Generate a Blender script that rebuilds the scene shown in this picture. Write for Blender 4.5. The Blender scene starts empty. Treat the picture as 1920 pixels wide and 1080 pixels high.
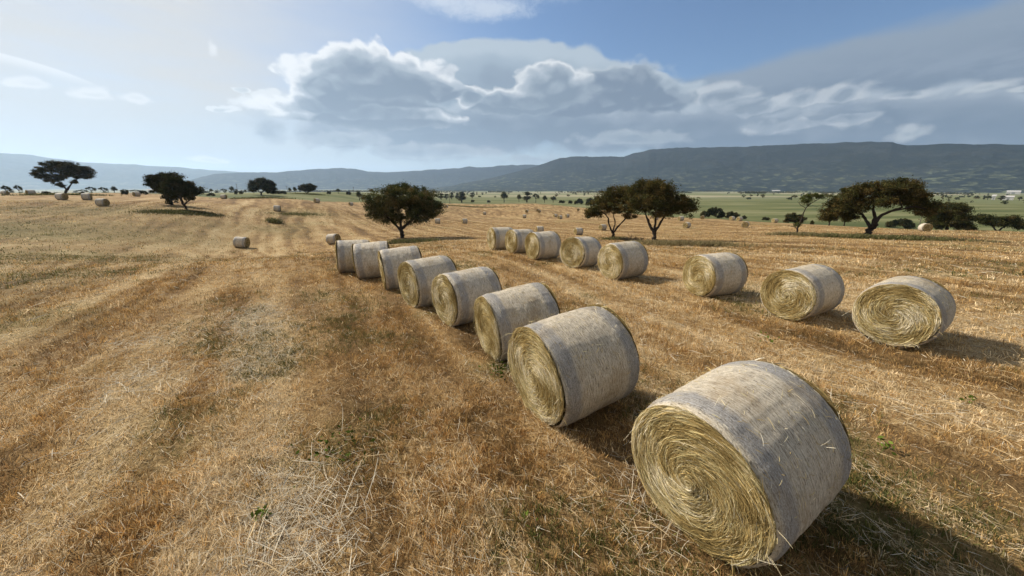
import bpy, math, random
import numpy as np
from mathutils import Vector, Matrix
R_ = math.radians
rng = np.random.default_rng(7)
random.seed(7)
S = bpy.context.scene
COL = S.collection

# ------------------------------------------------------------------ camera
CH = 2.964; FPX = 686.74; PIT = R_(15.3036)
cam_d = bpy.data.cameras.new('camera')
cam_d.sensor_fit = 'HORIZONTAL'; cam_d.sensor_width = 36.0
cam_d.lens = FPX / 1920 * 36.0
cam_d.clip_start = 0.05; cam_d.clip_end = 60000
cam = bpy.data.objects.new('camera', cam_d); COL.objects.link(cam)
cam.location = (0, 0, CH); cam.rotation_euler = (math.pi/2 - PIT, 0, 0)
S.camera = cam

def ray(px, py):
    a = (px-960)/FPX; b = (py-540)/FPX; c, s = math.cos(PIT), math.sin(PIT)
    return np.array([a, c-b*s, -s-b*c])
def azel(px, py):
    d = ray(px, py); return math.atan2(d[0], d[1]), math.atan2(d[2], math.hypot(d[0], d[1]))

# ------------------------------------------------------------------ light and sky
SUN_AZ = R_(-61.3); SUN_EL = R_(38)
sun_dir = Vector((math.sin(SUN_AZ)*math.cos(SUN_EL), math.cos(SUN_AZ)*math.cos(SUN_EL), math.sin(SUN_EL)))
sl = bpy.data.lights.new('sun', 'SUN'); sl.energy = 5.0; sl.angle = R_(0.6); sl.color = (1.0, 0.93, 0.82)
sun = bpy.data.objects.new('sun', sl); COL.objects.link(sun)
sun.rotation_euler = sun_dir.to_track_quat('Z', 'Y').to_euler()
SKY_STRENGTH = 0.088
S.view_settings.view_transform = 'Standard'; S.view_settings.look = 'None'
S.view_settings.exposure = 0.40; S.view_settings.gamma = 1.0; S.view_settings.use_curve_mapping = False
S.cycles.max_bounces = 6; S.cycles.volume_bounces = 1; S.cycles.transparent_max_bounces = 8
S.cycles.diffuse_bounces = 3

class NT:
    """small expression helper over a node tree"""
    def __init__(s, tree): s.t = tree; s.n = tree.nodes; s.l = tree.links
    def put(s, inp, v):
        if hasattr(v, 'is_output'): s.l.new(v, inp)
        elif v is not None:
            try: inp.default_value = v
            except Exception: inp.default_value = (*v, 1.0)
    def m(s, op, a, b=None, c=None, clamp=False):
        n = s.n.new('ShaderNodeMath'); n.operation = op; n.use_clamp = clamp
        for i, v in enumerate((a, b, c)):
            if v is not None: s.put(n.inputs[i], v)
        return n.outputs[0]
    def add(s, a, b): return s.m('ADD', a, b)
    def sub(s, a, b): return s.m('SUBTRACT', a, b)
    def mul(s, a, b): return s.m('MULTIPLY', a, b)
    def mx(s, a, b): return s.m('MAXIMUM', a, b)
    def smooth(s, v, a, b, lo=0.0, hi=1.0):
        n = s.n.new('ShaderNodeMapRange'); n.interpolation_type = 'SMOOTHSTEP'
        s.put(n.inputs[0], v); s.put(n.inputs[1], a); s.put(n.inputs[2], b); s.put(n.inputs[3], lo); s.put(n.inputs[4], hi)
        return n.outputs[0]
    def lin(s, v, a, b, lo=0.0, hi=1.0):
        n = s.n.new('ShaderNodeMapRange'); s.put(n.inputs[0], v)
        for i, q in enumerate((a, b, lo, hi)): s.put(n.inputs[i+1], q)
        return n.outputs[0]
    def mix(s, f, a, b, kind='MIX'):
        n = s.n.new('ShaderNodeMix'); n.data_type = 'RGBA'; n.blend_type = kind
        s.put(n.inputs[0], f)
        for i, v in ((6, a), (7, b)):
            if isinstance(v, tuple) and len(v) == 3: v = (*v, 1.0)
            s.put(n.inputs[i], v)
        return n.outputs[2]
    def xyz(s, x, y, z=0.0):
        n = s.n.new('ShaderNodeCombineXYZ')
        for i, v in enumerate((x, y, z)): s.put(n.inputs[i], v)
        return n.outputs[0]
    def sep(s, v):
        n = s.n.new('ShaderNodeSeparateXYZ'); s.put(n.inputs[0], v); return n.outputs
    def noise(s, vec, scale, detail=4.0, rough=0.55, dist=0.0, color=False):
        n = s.n.new('ShaderNodeTexNoise'); n.inputs['Scale'].default_value = scale
        n.inputs['Detail'].default_value = detail; n.inputs['Roughness'].default_value = rough
        n.inputs['Distortion'].default_value = dist; s.put(n.inputs['Vector'], vec)
        return n.outputs['Color' if color else 'Fac']
    def ramp(s, f, stops):
        n = s.n.new('ShaderNodeValToRGB'); e = n.color_ramp.elements
        while len(e) < len(stops): e.new(0.5)
        for q, (p, c) in zip(e, stops): q.position = p; q.color = (*c, 1.0)
        s.put(n.inputs[0], f); return n.outputs[0]
    def coord(s, name): return s.n.new('ShaderNodeTexCoord').outputs[name]

def build_world():
    w = bpy.data.worlds.new('World'); S.world = w; w.use_nodes = True
    t = NT(w.node_tree); t.n.clear()
    out = t.n.new('ShaderNodeOutputWorld')
    sky = t.n.new('ShaderNodeTexSky'); sky.sky_type = 'NISHITA'; sky.sun_disc = False
    sky.sun_elevation = SUN_EL; sky.sun_rotation = SUN_AZ % (2*math.pi)
    sky.altitude = 100; sky.air_density = 1.0; sky.dust_density = 0.25; sky.ozone_density = 4.5
    bg = t.n.new('ShaderNodeBackground'); t.l.new(sky.outputs[0], bg.inputs[0]); bg.inputs[1].default_value = SKY_STRENGTH
    d = t.coord('Generated'); X, Y, Z = t.sep(d)
    az = t.m('ARCTAN2', X, Y); el = t.m('ARCSINE', Z)
    base = t.xyz(az, t.mul(el, 1.5), 0.0)
    warp = t.noise(base, 5.0, 3.0, 0.6, color=True)
    wx, wy, wz = t.sep(warp)
    warp2 = t.noise(base, 22.0, 4.0, 0.6, color=True); vx, vy, vz = t.sep(warp2)
    waz = t.add(az, t.add(t.mul(t.sub(wx, 0.5), 0.10), t.mul(t.sub(vx, 0.5), 0.016)))
    wel = t.add(el, t.add(t.mul(t.sub(wy, 0.5), 0.045), t.mul(t.sub(vy, 0.5), 0.010)))
    def ell(A, E, px, py, rx, ry, ryd=None, rot=0.0):
        """1 at the middle of a cloud lobe, 0 on its rim; placed by compass bearing and elevation"""
        a0, e0 = azel(px, py); a1, _ = azel(px+rx, py); _, e1 = azel(px, py-ry)
        ra = abs(a1-a0); re = abs(e1-e0); rd = re*(ryd/ry) if ryd else re
        dx = t.sub(A, a0); dy = t.sub(E, e0)
        if rot:
            c, s_ = math.cos(rot), math.sin(rot)
            dx, dy = t.add(t.mul(dx, c), t.mul(dy, s_)), t.sub(t.mul(dy, c), t.mul(dx, s_))
        dx = t.mul(dx, 1/ra)
        if ryd: dy = t.add(t.mul(t.mx(dy, 0.0), 1/re), t.mul(t.m('MINIMUM', dy, 0.0), 1/rd))
        else: dy = t.mul(dy, 1/re)
        return t.sub(1.0, t.m('SQRT', t.add(t.mul(dx, dx), t.mul(dy, dy))))
    def field(A, E, lobes, amp, nscale, detail=7.0, rough=0.6, seed=0.0):
        f = None
        for L in lobes:
            e = ell(A, E, *L)
            f = e if f is None else t.m('SMOOTH_MAX', f, e, 0.25)
        n = t.noise(t.xyz(A, t.mul(E, 1.5), seed), nscale, detail, rough)
        return t.add(f, t.mul(t.sub(n, 0.5), amp))
    shader = bg.outputs[0]
    def over(alpha, col, shader):
        b = t.n.new('ShaderNodeBackground'); t.put(b.inputs[0], col); b.inputs[1].default_value = 0.78
        mxs = t.n.new('ShaderNodeMixShader'); t.put(mxs.inputs[0], alpha)
        t.l.new(shader, mxs.inputs[1]); t.l.new(b.outputs[0], mxs.inputs[2]); return mxs.outputs[0]
    # thin milky veil towards the sun
    veil = t.mul(t.smooth(az, R_(4), R_(-44), 0.0, 0.98), t.smooth(el, R_(75), R_(14), 0.3, 1.0))
    st = t.noise(t.xyz(t.mul(az, 1.0), t.mul(el, 5.0), 3.0), 4.0, 4.0, 0.5)
    veil = t.mul(veil, t.lin(st, 0.3, 0.7, 0.75, 1.1))
    shader = over(veil, (0.63, 0.63, 0.62), shader)
    # pale band low over the horizon
    low = t.mul(t.smooth(el, R_(13), R_(0), 0.0, 0.85), t.smooth(az, R_(40), R_(5), 0.45, 1.0))
    shader = over(low, (0.49, 0.585, 0.655), shader)
    # unseen clouds round the rest of the sky, cover and brightness set for fill light
    allr = t.noise(t.xyz(X, Y, t.mul(Z, 2.5)), 2.2, 7.0, 0.6)
    outside = t.mul(t.smooth(Y, 0.35, 0.0), t.smooth(allr, 0.40, 0.56))
    shader = over(t.mul(outside, t.smooth(Z, 0.0, 0.1)), (0.48, 0.48, 0.47), shader)
    # top wisp
    wl = field(waz, wel, [(905, 5, 150, 48), (1040, -30, 130, 40), (830, -5, 90, 35)], 1.1, 26.0, 8.0, 0.72, 5.0)
    shader = over(t.smooth(wl, 0.05, 0.9, 0.0, 0.75), (0.66, 0.73, 0.82), shader)
    # bright rimmed lens cloud, left
    le = ell(az, el, -60, 210, 330, 125)
    edge = t.mul(t.smooth(le, -0.015, 0.02), t.smooth(le, 0.20, 0.015))
    edge = t.mul(edge, t.smooth(el, azel(200, 175)[1], azel(120, 130)[1]))
    shader = over(t.mul(t.smooth(le, -0.05, 0.15), 0.35), (0.60, 0.64, 0.67), shader)
    shader = over(t.mul(edge, 0.6), (0.86, 0.87, 0.88), shader)
    # smooth grey layer, right: everything under a rising rim (a great circle through two bearings)
    p1 = Vector(ray(1240, 178)).normalized(); p2 = Vector(ray(1920, -2)).normalized(); nv = p2.cross(p1).normalized()
    if nv.z > 0: nv = -nv
    rim = t.add(t.add(t.mul(X, nv.x), t.mul(Y, nv.y)), t.mul(Z, nv.z))
    rim = t.add(rim, t.mul(t.sub(wz, 0.5), 0.06))
    bow = t.m('ABSOLUTE', t.sub(az, R_(34))); rim = t.sub(rim, t.mul(t.mul(bow, bow), 0.07)); rim = t.add(rim, 0.020)
    sm = t.noise(t.xyz(t.mul(az, 2.0), t.mul(el, 8.0), 1.0), 3.6, 6.0, 0.6, 0.6)
    lay = t.mul(t.smooth(rim, -0.004, 0.022), t.smooth(az, R_(12), R_(27)))
    laycol = t.mix(t.smooth(rim, 0.0, 0.16), (0.285, 0.35, 0.435), (0.155, 0.212, 0.295))
    laycol = t.mix(t.smooth(sm, 0.40, 0.66, 0.0, 0.8), laycol, (0.285, 0.345, 0.43))
    shader = over(t.mul(lay, 0.95), laycol, shader)
    def base(A, E, lobes, k=0.22):
        f = None
        for L in lobes:
            e = ell(A, E, *L); f = e if f is None else t.m('SMOOTH_MAX', f, e, k)
        return f
    puffs = {}
    def puff(seed, ns):
        ns = 8.5 if ns < 11 else (15.0 if ns < 18 else 22.0)
        if ns in puffs: return puffs[ns]
        seed = ns
        def heap(A, E):                                    # rounded heads over a finer ragged grain
            v = t.xyz(t.add(A, seed), t.mul(E, 1.45), 0.0)
            n = t.n.new('ShaderNodeTexVoronoi'); n.voronoi_dimensions = '2D'; n.feature = 'SMOOTH_F1'; n.inputs['Scale'].default_value = ns*1.15
            n.inputs['Detail'].default_value = 1.0; n.inputs['Roughness'].default_value = 0.5; n.inputs['Smoothness'].default_value = 0.35
            n.normalize = True; t.put(n.inputs['Vector'], v)
            f = t.noise(v, ns*1.3, 7.0, 0.62); f.node.noise_dimensions = '2D'
            return t.add(t.mul(t.sub(0.95, t.mul(n.outputs['Distance'], 1.55)), 0.6), t.mul(f, 0.4))
        a = heap(waz, wel); b = heap(t.sub(waz, 0.30/ns), t.add(wel, 0.24/ns))
        puffs[ns] = (a, t.sub(a, b)); return puffs[ns]
    def cloud(shader, lobes, amp, ns, seed, bright, mid, dark, soft=0.16, opac=1.0, depth=0.62, rimw=0.16, puffk=1.3, dirk=0.55):
        f = base(waz, wel, lobes); f2 = base(t.sub(waz, 0.03), t.add(wel, 0.025), lobes)
        n, dn = puff(seed, ns)
        fa = t.add(f, t.mul(t.sub(n, 0.5), amp))
        lit = t.smooth(t.sub(f, f2), -0.16, 0.20)
        k = t.mul(t.smooth(fa, depth, 0.0), t.lin(lit, 0, 1, 0.42, 1.05))   # thick middle and lee side darken
        k = t.add(k, t.mul(t.sub(lit, 0.5), dirk*0.5)); k = t.add(k, t.mul(dn, puffk))
        k = t.m('ADD', k, 0.0, clamp=True)
        col = t.mix(t.smooth(k, 0.0, 0.55), dark, mid); col = t.mix(t.smooth(k, 0.5, 1.0), col, bright)
        return over(t.smooth(fa, 0.0, soft, 0.0, opac), col, shader)
    # smooth dome behind the main cumulus
    shader = cloud(shader, [(950, 170, 265, 100), (1130, 205, 210, 85)], 0.3, 7.0, 2.0, (0.47, 0.55, 0.62), (0.36, 0.44, 0.52), (0.255, 0.32, 0.40), 0.10, 0.95, 0.8, puffk=0.5)
    # broad grey shelf low in the middle and right
    shader = cloud(shader, [(800, 245, 320, 50), (1020, 235, 330, 58), (1300, 250, 330, 60), (1650, 235, 300, 70), (1900, 250, 260, 80)], 1.1, 9.0, 9.0, (0.47, 0.54, 0.61), (0.285, 0.35, 0.435), (0.195, 0.26, 0.345), 0.35, 0.92, 0.75, puffk=0.9)
    shader = cloud(shader, [(640, 262, 120, 20), (790, 285, 190, 20), (1010, 297, 110, 16), (1180, 262, 130, 20)], 1.3, 13.0, 19.0, (0.55, 0.61, 0.66), (0.42, 0.49, 0.55), (0.30, 0.37, 0.45), 0.6, 0.75, 0.9, puffk=0.9)
    # lit puffs, right
    shader = cloud(shader, [(1420, 208, 85, 34, 22), (1510, 190, 60, 30, 24), (1590, 182, 60, 26, 20), (1370, 180, 70, 30), (1690, 182, 62, 14, 12), (1480, 235, 120, 22), (1600, 225, 90, 24)],
                   1.5, 17.0, 11.0, (0.55, 0.60, 0.65), (0.385, 0.45, 0.525), (0.25, 0.315, 0.395), 0.50, 0.85, 1.1, puffk=2.2, dirk=0.5)
    shader = cloud(shader, [(1845, 166, 62, 20, 12), (1700, 255, 66, 24, 14), (1910, 172, 50, 12, 10)], 1.0, 20.0, 12.0, (0.58, 0.63, 0.67), (0.45, 0.52, 0.58), (0.33, 0.40, 0.48), 0.60, 0.85, 1.4, puffk=1.8, dirk=0.6)
    # middle and main cumulus
    shader = cloud(shader, [(1160, 165, 125, 60, 36), (1240, 188, 88, 34, 26), (1100, 195, 150, 30)], 0.9, 13.0, 4.0, (0.52, 0.58, 0.63), (0.30, 0.365, 0.445), (0.185, 0.245, 0.33), 0.35, 0.97, 0.55, puffk=0.9)
    shader = cloud(shader, [(1035, 162, 80, 54, 44), (935, 190, 78, 30), (985, 195, 90, 26), (880, 185, 40, 30)], 1.0, 17.0, 6.0, (0.76, 0.79, 0.81), (0.42, 0.485, 0.555), (0.215, 0.28, 0.36), 0.24, 0.97, 0.66, puffk=0.5)
    shader = cloud(shader, [(505, 194, 66, 24, 16), (560, 212, 70, 26, 20), (422, 203, 34, 10, 8), (470, 172, 18, 8)], 1.4, 22.0, 3.0, (0.78, 0.81, 0.83), (0.58, 0.64, 0.68), (0.42, 0.49, 0.55), 0.3, 0.9, 1.6, puffk=1.6)
    shader = cloud(shader, [(705, 150, 150, 76, 56), (612, 172, 66, 50, 40), (820, 168, 48, 36), (690, 215, 190, 34), (585, 205, 60, 26)], 0.85, 17.0, 1.0, (0.86, 0.88, 0.90), (0.44, 0.505, 0.575), (0.205, 0.265, 0.345), 0.19, 1.0, 0.66, puffk=0.45, dirk=0.6)
    shader = cloud(shader, [(62, 160, 46, 16, 12), (170, 175, 48, 18, 12), (250, 182, 46, 14, 10), (395, 80, 16, 22), (385, 298, 46, 8)], 1.4, 26.0, 8.0, (0.80, 0.81, 0.82), (0.68, 0.71, 0.73), (0.60, 0.64, 0.67), 0.6, 0.75, 1.8)
    t.l.new(shader, out.inputs[0])
    w.cycles.sampling_method = 'MANUAL'; w.cycles.sample_map_resolution = 1024
build_world()

# ------------------------------------------------------------------ tags and mesh helpers
def tag(o, label=None, cat=None, group=None, kind=None):
    if label: o['label'] = label
    if cat: o['category'] = cat
    if group: o['group'] = group
    if kind: o['kind'] = kind
    return o
def empty(name, mat=None, loc=None):
    o = bpy.data.objects.new(name, None); COL.objects.link(o); o.empty_display_size = 0.3
    if mat is not None: o.matrix_world = mat
    elif loc is not None: o.location = loc
    return o
def mesh(name, V, faces, mats, colors=None, mat_idx=None, smooth=False):
    """faces: list of int arrays, each (n,k)"""
    me = bpy.data.meshes.new(name); V = np.asarray(V, np.float32)
    faces = [np.asarray(f, np.int32) for f in faces if len(f)]
    me.vertices.add(len(V)); me.vertices.foreach_set('co', V.ravel())
    tot = np.concatenate([np.full(len(f), f.shape[1], np.int32) for f in faces])
    idx = np.concatenate([f.ravel() for f in faces])
    me.loops.add(len(idx)); me.loops.foreach_set('vertex_index', idx)
    me.polygons.add(len(tot)); me.polygons.foreach_set('loop_start', np.concatenate([[0], np.cumsum(tot)[:-1]]).astype(np.int32))
    if mat_idx is not None: me.polygons.foreach_set('material_index', np.asarray(mat_idx, np.int32))
    me.polygons.foreach_set('use_smooth', np.full(len(tot), smooth, bool))
    for m in (mats if isinstance(mats, (list, tuple)) else [mats]): me.materials.append(m)
    if colors is not None:
        a = me.color_attributes.new('Col', 'FLOAT_COLOR', 'POINT')
        c = np.ones((len(V), 4), np.float32); c[:, :3] = colors; a.data.foreach_set('color', c.ravel())
    me.update(calc_edges=True); me.validate(); return me
def obj(name, me, parent=None):
    o = bpy.data.objects.new(name, me); COL.objects.link(o)
    if parent: o.parent = parent
    return o
_tab = np.random.default_rng(3).random((256, 256))
def vnoise(x, y, seed=0):
    x = np.asarray(x, float)+seed*37.7; y = np.asarray(y, float)+seed*91.3
    xi = np.floor(x).astype(int); yi = np.floor(y).astype(int); fx = x-xi; fy = y-yi
    fx = fx*fx*(3-2*fx); fy = fy*fy*(3-2*fy)
    g = lambda a, b: _tab[a & 255, b & 255]
    return (g(xi, yi)*(1-fx)+g(xi+1, yi)*fx)*(1-fy)+(g(xi, yi+1)*(1-fx)+g(xi+1, yi+1)*fx)*fy
def fbm(x, y, seed=0, oct=4):
    s = 0; a = .5; tot = 0
    for k in range(oct): s = s+a*vnoise(x*2**k, y*2**k, seed+k*5); tot += a; a *= .5
    return s/tot
def sstep(v, a, b):
    u = np.clip((v-a)/(b-a), 0, 1); return u*u*(3-2*u)
def tube(path, rad, sides=7, twist=0.0):
    path = np.asarray(path, float); n = len(path); rad = np.broadcast_to(rad, n)
    V = []; T = np.gradient(path, axis=0); T /= np.linalg.norm(T, axis=1)[:, None]+1e-9
    ref = np.array([0.31, 0.9, 0.27])
    th = np.linspace(0, 2*np.pi, sides, endpoint=False)
    for i in range(n):
        a = np.cross(T[i], ref); a /= np.linalg.norm(a)+1e-9; b = np.cross(T[i], a)
        V.append(path[i]+rad[i]*(np.cos(th)[:, None]*a+np.sin(th)[:, None]*b))
    V = np.concatenate(V); F = []
    for i in range(n-1):
        for k in range(sides):
            k2 = (k+1) % sides; F.append((i*sides+k, i*sides+k2, (i+1)*sides+k2, (i+1)*sides+k))
    return V, np.array(F)
class MB:
    def __init__(s): s.V = []; s.F4 = []; s.C = []; s.n = 0
    def add(s, V, F, c=None):
        s.V.append(V); s.F4.append(np.asarray(F)+s.n); s.n += len(V)
        if c is not None: s.C.append(np.broadcast_to(c, (len(V), 3)))
    def box(s, lo, hi):
        lo = np.array(lo); hi = np.array(hi)
        V = np.array([[(lo, hi)[i][0], (lo, hi)[j][1], (lo, hi)[k][2]] for i in (0, 1) for j in (0, 1) for k in (0, 1)])
        s.add(V, [(0, 1, 3, 2), (4, 6, 7, 5), (0, 4, 5, 1), (2, 3, 7, 6), (0, 2, 6, 4), (1, 5, 7, 3)])
    def mesh(s, name, mat, smooth=False):
        return mesh(name, np.concatenate(s.V), [np.concatenate(s.F4)], mat, np.concatenate(s.C) if s.C else None, smooth=smooth)

# ------------------------------------------------------------------ measured layout
HERO = [(-6.56,14.93,24.9,0.671,-1.9),(-5.27,13.84,17.1,0.695,3.4),(-3.68,12.10,24.2,0.684,3.0),(-2.34,10.11,40.0,0.671,1.6),(-1.07,8.54,37.9,0.648,0.8),(0.17,6.64,25.0,0.648,5.7),(0.90,4.72,29.0,0.704,5.5),(2.10,2.88,30.9,0.678,5.0),
        (-0.62,21.07,26.9,0.649,0.1),(0.46,19.58,32.0,0.644,0.0),(1.49,17.49,29.5,0.669,1.1),(2.89,15.25,43.2,0.659,-1.7),(4.02,13.04,29.1,0.657,0.8),(6.03,10.60,20.7,0.624,0.3),(7.01,8.50,26.8,0.622,1.0),(7.79,6.91,33.5,0.633,-0.7)]
def fz(x, y): return 0.02006363*x-0.01742663*y-1.5775e-5*x*x-3.659097e-4*x*y-2.161698e-4*y*y
# far bales: left, right, top, base in the photograph, turn of the axis, label
FB = [(0,15,357.5,366,10,'pale bale cut off by the left edge of the picture, on the far crest'),
 (48,62.5,358.5,366.5,70,'small dark bale on the far crest left of the flat topped oak'),
 (100,125,362,375,5,'wide grey bale lying just below the trunk of the flat topped oak'),
 (150,170,362,375,30,'bale showing its dark end to the right of the flat topped oak'),
 (178,200,372,387,8,'bale on the left slope, lowest and nearest of those below the flat topped oak'),
 (247.5,260,359.5,368.5,75,'brown bale end on between the flat topped oak and the leaning oak pair'),
 (412.5,424.5,365,373.3,12,'small bale between the leaning oak pair and the dark round oak on the crest'),
 (435,463,443,465,8,'lone bale standing by itself in the middle of the left slope'),
 (511,525,385,396.3,20,'dark bale alone beside the greenish patch below the crest'),
 (588,596.3,373,380.5,60,'tiny golden bale just right of the small umbrella shaped tree'),
 (652.5,661.3,379,385.5,60,'tiny golden bale on the crest left of the round bushy oak'),
 (814,825,409,419.3,15,'grey bale at the right rim of the round bushy oak crown'),
 (864,877,409,419.3,25,'brownish bale in the open right of the round bushy oak'),
 (834,840,384,389.3,70,'tiny bale under the utility pole near the far field edge'),
 (613,635,437,458.5,-10,'lone upright looking bale just behind the far end of the nearer bale row'),
 (904,912,397,402.8,20,'tiny bale alone in the far field left of the loose pair of bales'),
 (979.5,987,402,409,10,'tiny bale just below the tight far pair, square to the camera'),
 (984.5,991,393,399,70,'tiny dark bale left of the two touching golden bales'),
 (1005,1011,391.5,397,80,'rear one of two touching golden bales in the far field'),
 (1008,1015,393,399,75,'front one of two touching golden bales in the far field'),
 (1037.5,1045,401,407.5,25,'leftmost of the cluster of three far bales left of the oak pair'),
 (1046,1054.5,404,411,40,'front middle bale of the cluster of three left of the oak pair'),
 (1060,1068,400,407.8,30,'rightmost of the cluster of three far bales left of the oak pair'),
 (1081,1088,390.3,395.3,70,'farthest tiny golden bale, at the field edge left of the oak pair'),
 (1004,1020,423,437,10,'bale peeping over the third bale of the farther row'),
 (1075.5,1094,426,441,20,'bale standing right behind the fourth bale of the farther row'),
 (1121,1140,419.8,432,30,'bale half behind the trunk of the left oak of the pair'),
 (1225,1235,404.5,412.5,20,'bale seen between the forked stems of the right oak of the pair'),
 (1271,1284,404.5,414,15,'far bale under the right edge of the oak pair crown'),
 (1280.5,1297,416,428,35,'bale in the open just right of the oak pair'),
 (1313,1323,405,411.5,60,'whitish bale at the left foot of the dark hedge'),
 (1367,1380,405,413.5,20,'pale bale in front of the short right hedge'),
 (1383,1392,408.5,414.5,20,'low pale bale just right of the short hedge'),
 (1390,1408.5,414.5,427,50,'bale turned towards the camera in the open right field'),
 (1447.8,1460,410,417.8,10,'whitish bale left of the dark bush behind the thin sapling'),
 (1722.5,1755,417,434,65,'large pale bale between the wide spreading oak and the round tree')]
TREE_PTS = [(122,365,85),(350,392,62),(323,385,70),(490,371,110),(577,371.5,115),(755,446,50),(1149,449,45),(1227,453,43),(1494,441,48),(1624,446,46),(1780,432,68),(1870,433,66)]
EDGE = [(0,362,140),(250,362,145),(480,372,150),(650,379,170),(850,382,250),(1000,382,255),(1095,390,215),(1250,407,140),(1350,411,130),(1455,417.5,115),(1580,424,90),(1680,429,75),(1740,431.5,66),(1900,434,64)]

# ------------------------------------------------------------------ terrain
def comp(x, y, P=12.):
    x = np.asarray(x, float); y = np.asarray(y, float); r = np.hypot(x, y)+1e-9; k = np.log1p(r/P)/r; return x*k, y*k
def at_depth(px, py, Y):
    d = ray(px, py); return np.array([0, 0, CH])+Y/d[1]*d
_p = []; _w = []
for h in HERO: _p.append((h[0], h[1], fz(h[0], h[1]))); _w.append(20)
for q in [(-3,2),(-6,5),(-12,8),(-2,6),(0,1),(3,1),(6,3),(12,6),(-8,1),(9,0),(-20,14),(16,8),(14,14),(-12,18),(4.5,5),(3,9),(-3,8)]: _p.append((*q, fz(*q))); _w.append(.6)
for b in FB: _p.append(tuple(at_depth((b[0]+b[1])/2, b[3], FPX/math.cos(PIT)**2*1.31/(b[3]-b[2])))); _w.append(.5)
for a in TREE_PTS: _p.append(tuple(at_depth(*a))); _w.append(.5)
for a in EDGE: _p.append(tuple(at_depth(*a))); _w.append(1)
for q in [(0,-10,.2),(-15,-10,.6),(15,-10,0),(0,-60,1),(-60,-40,2.5),(60,-40,-2),(-60,0,2),(60,0,-2.5),(-150,-50,4),(150,-50,-8),(0,-200,0),(-90,40,1.6),(100,40,-6),(-200,80,2),(200,60,-10),(-250,0,4),(250,-50,-9),(0,-320,-4),(-300,-200,0),(300,-200,-9)]: _p.append(q); _w.append(.8)
_p = np.array(_p); _w = np.array(_w); _U, _V = comp(_p[:, 0], _p[:, 1])
def _phi(d2): d2 = np.maximum(d2, 1e-12); return .5*d2*np.log(d2)
_n = len(_U)
_K = _phi((_U[:, None]-_U)**2+(_V[:, None]-_V)**2)+np.diag(.012/_w)
_P = np.stack([np.ones(_n), _U, _V], 1)
_sol = np.linalg.solve(np.block([[_K, _P], [_P.T, np.zeros((3, 3))]]), np.r_[_p[:, 2], 0, 0, 0])
def near_z(x, y):
    x = np.asarray(x, float); u, v = comp(x, y); sh = u.shape; u = u.ravel(); v = v.ravel(); out = np.empty(len(u))
    for i in range(0, len(u), 20000):
        a = u[i:i+20000]; b = v[i:i+20000]
        out[i:i+20000] = _phi((a[:, None]-_U)**2+(b[:, None]-_V)**2)@_sol[:_n]+_sol[_n]+_sol[_n+1]*a+_sol[_n+2]*b
    return out.reshape(sh)
def march(px, py, fn, tmax=9000):
    d = ray(px, py); ts = np.geomspace(1.5, tmax, 2500); P = np.array([0, 0, CH])+ts[:, None]*d
    below = P[:, 2] < fn(P[:, 0], P[:, 1])
    return P[int(np.argmax(below))] if below.any() else None
_e = [march(a[0], a[1], near_z, 400) for a in EDGE]
_e = [(math.atan2(q[0], q[1]), math.hypot(q[0], q[1])) for q in _e if q is not None]
_ea = np.array([-np.pi, -1.6]+[q[0] for q in _e]+[1.5, np.pi]); _er = np.array([260, 240]+[q[1] for q in _e]+[130, 260])
_o = np.argsort(_ea); _ea = _ea[_o]; _er = _er[_o]
def edge_r(az): return np.interp(az, _ea, _er)
def plain_z(r, x, y):
    wl = sstep(np.arctan2(x, y), R_(-9), R_(-25)); low = plain_low(r, x, y)
    return low*(1-wl)+wl*np.interp(r, [0, 230, 330, 500, 900, 2500, 20000], [.6, .6, -.4, -2.5, -7, -20, -25])
def plain_low(r, x, y): return -13.5-11.5*sstep(r, 200, 3500)+1.2*(fbm(x/160, y/160, 4)-.5)*np.minimum(1, r/400)
def ground_z(x, y):
    x = np.asarray(x, float); y = np.asarray(y, float); r = np.hypot(x, y); re = edge_r(np.arctan2(x, y))
    k = sstep(r, re+1, re+95)
    z = near_z(np.where(r > 400, x*400/np.maximum(r, 1), x), np.where(r > 400, y*400/np.maximum(r, 1), y))
    return z*(1-k)+plain_z(r, x, y)*k
def gz(x, y): return float(ground_z(np.array([x]), np.array([y]))[0])
ROW_AZ = R_(-32)                                     # way the mower went
RD = (math.sin(ROW_AZ), math.cos(ROW_AZ)); RP = (math.cos(ROW_AZ), -math.sin(ROW_AZ))

# ------------------------------------------------------------------ materials
def new_mat(name):
    m = bpy.data.materials.new(name); m.use_nodes = True; t = NT(m.node_tree); t.n.clear()
    o = t.n.new('ShaderNodeOutputMaterial'); return m, t, o
def principled(t, o, col, rough=0.9, bump=None, bstr=0.5, bdist=0.02, spec=0.2):
    p = t.n.new('ShaderNodeBsdfPrincipled'); t.put(p.inputs['Base Color'], col if hasattr(col, 'is_output') else (*col, 1.0))
    t.put(p.inputs['Roughness'], rough); p.inputs['Specular IOR Level'].default_value = spec
    if bump is not None:
        b = t.n.new('ShaderNodeBump'); b.inputs['Strength'].default_value = bstr; b.inputs['Distance'].default_value = bdist
        t.put(b.inputs['Height'], bump); t.l.new(b.outputs[0], p.inputs['Normal'])
    t.l.new(p.outputs[0], o.inputs[0]); return p
def attr(t, name):
    n = t.n.new('ShaderNodeAttribute'); n.attribute_name = name; return n
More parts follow.
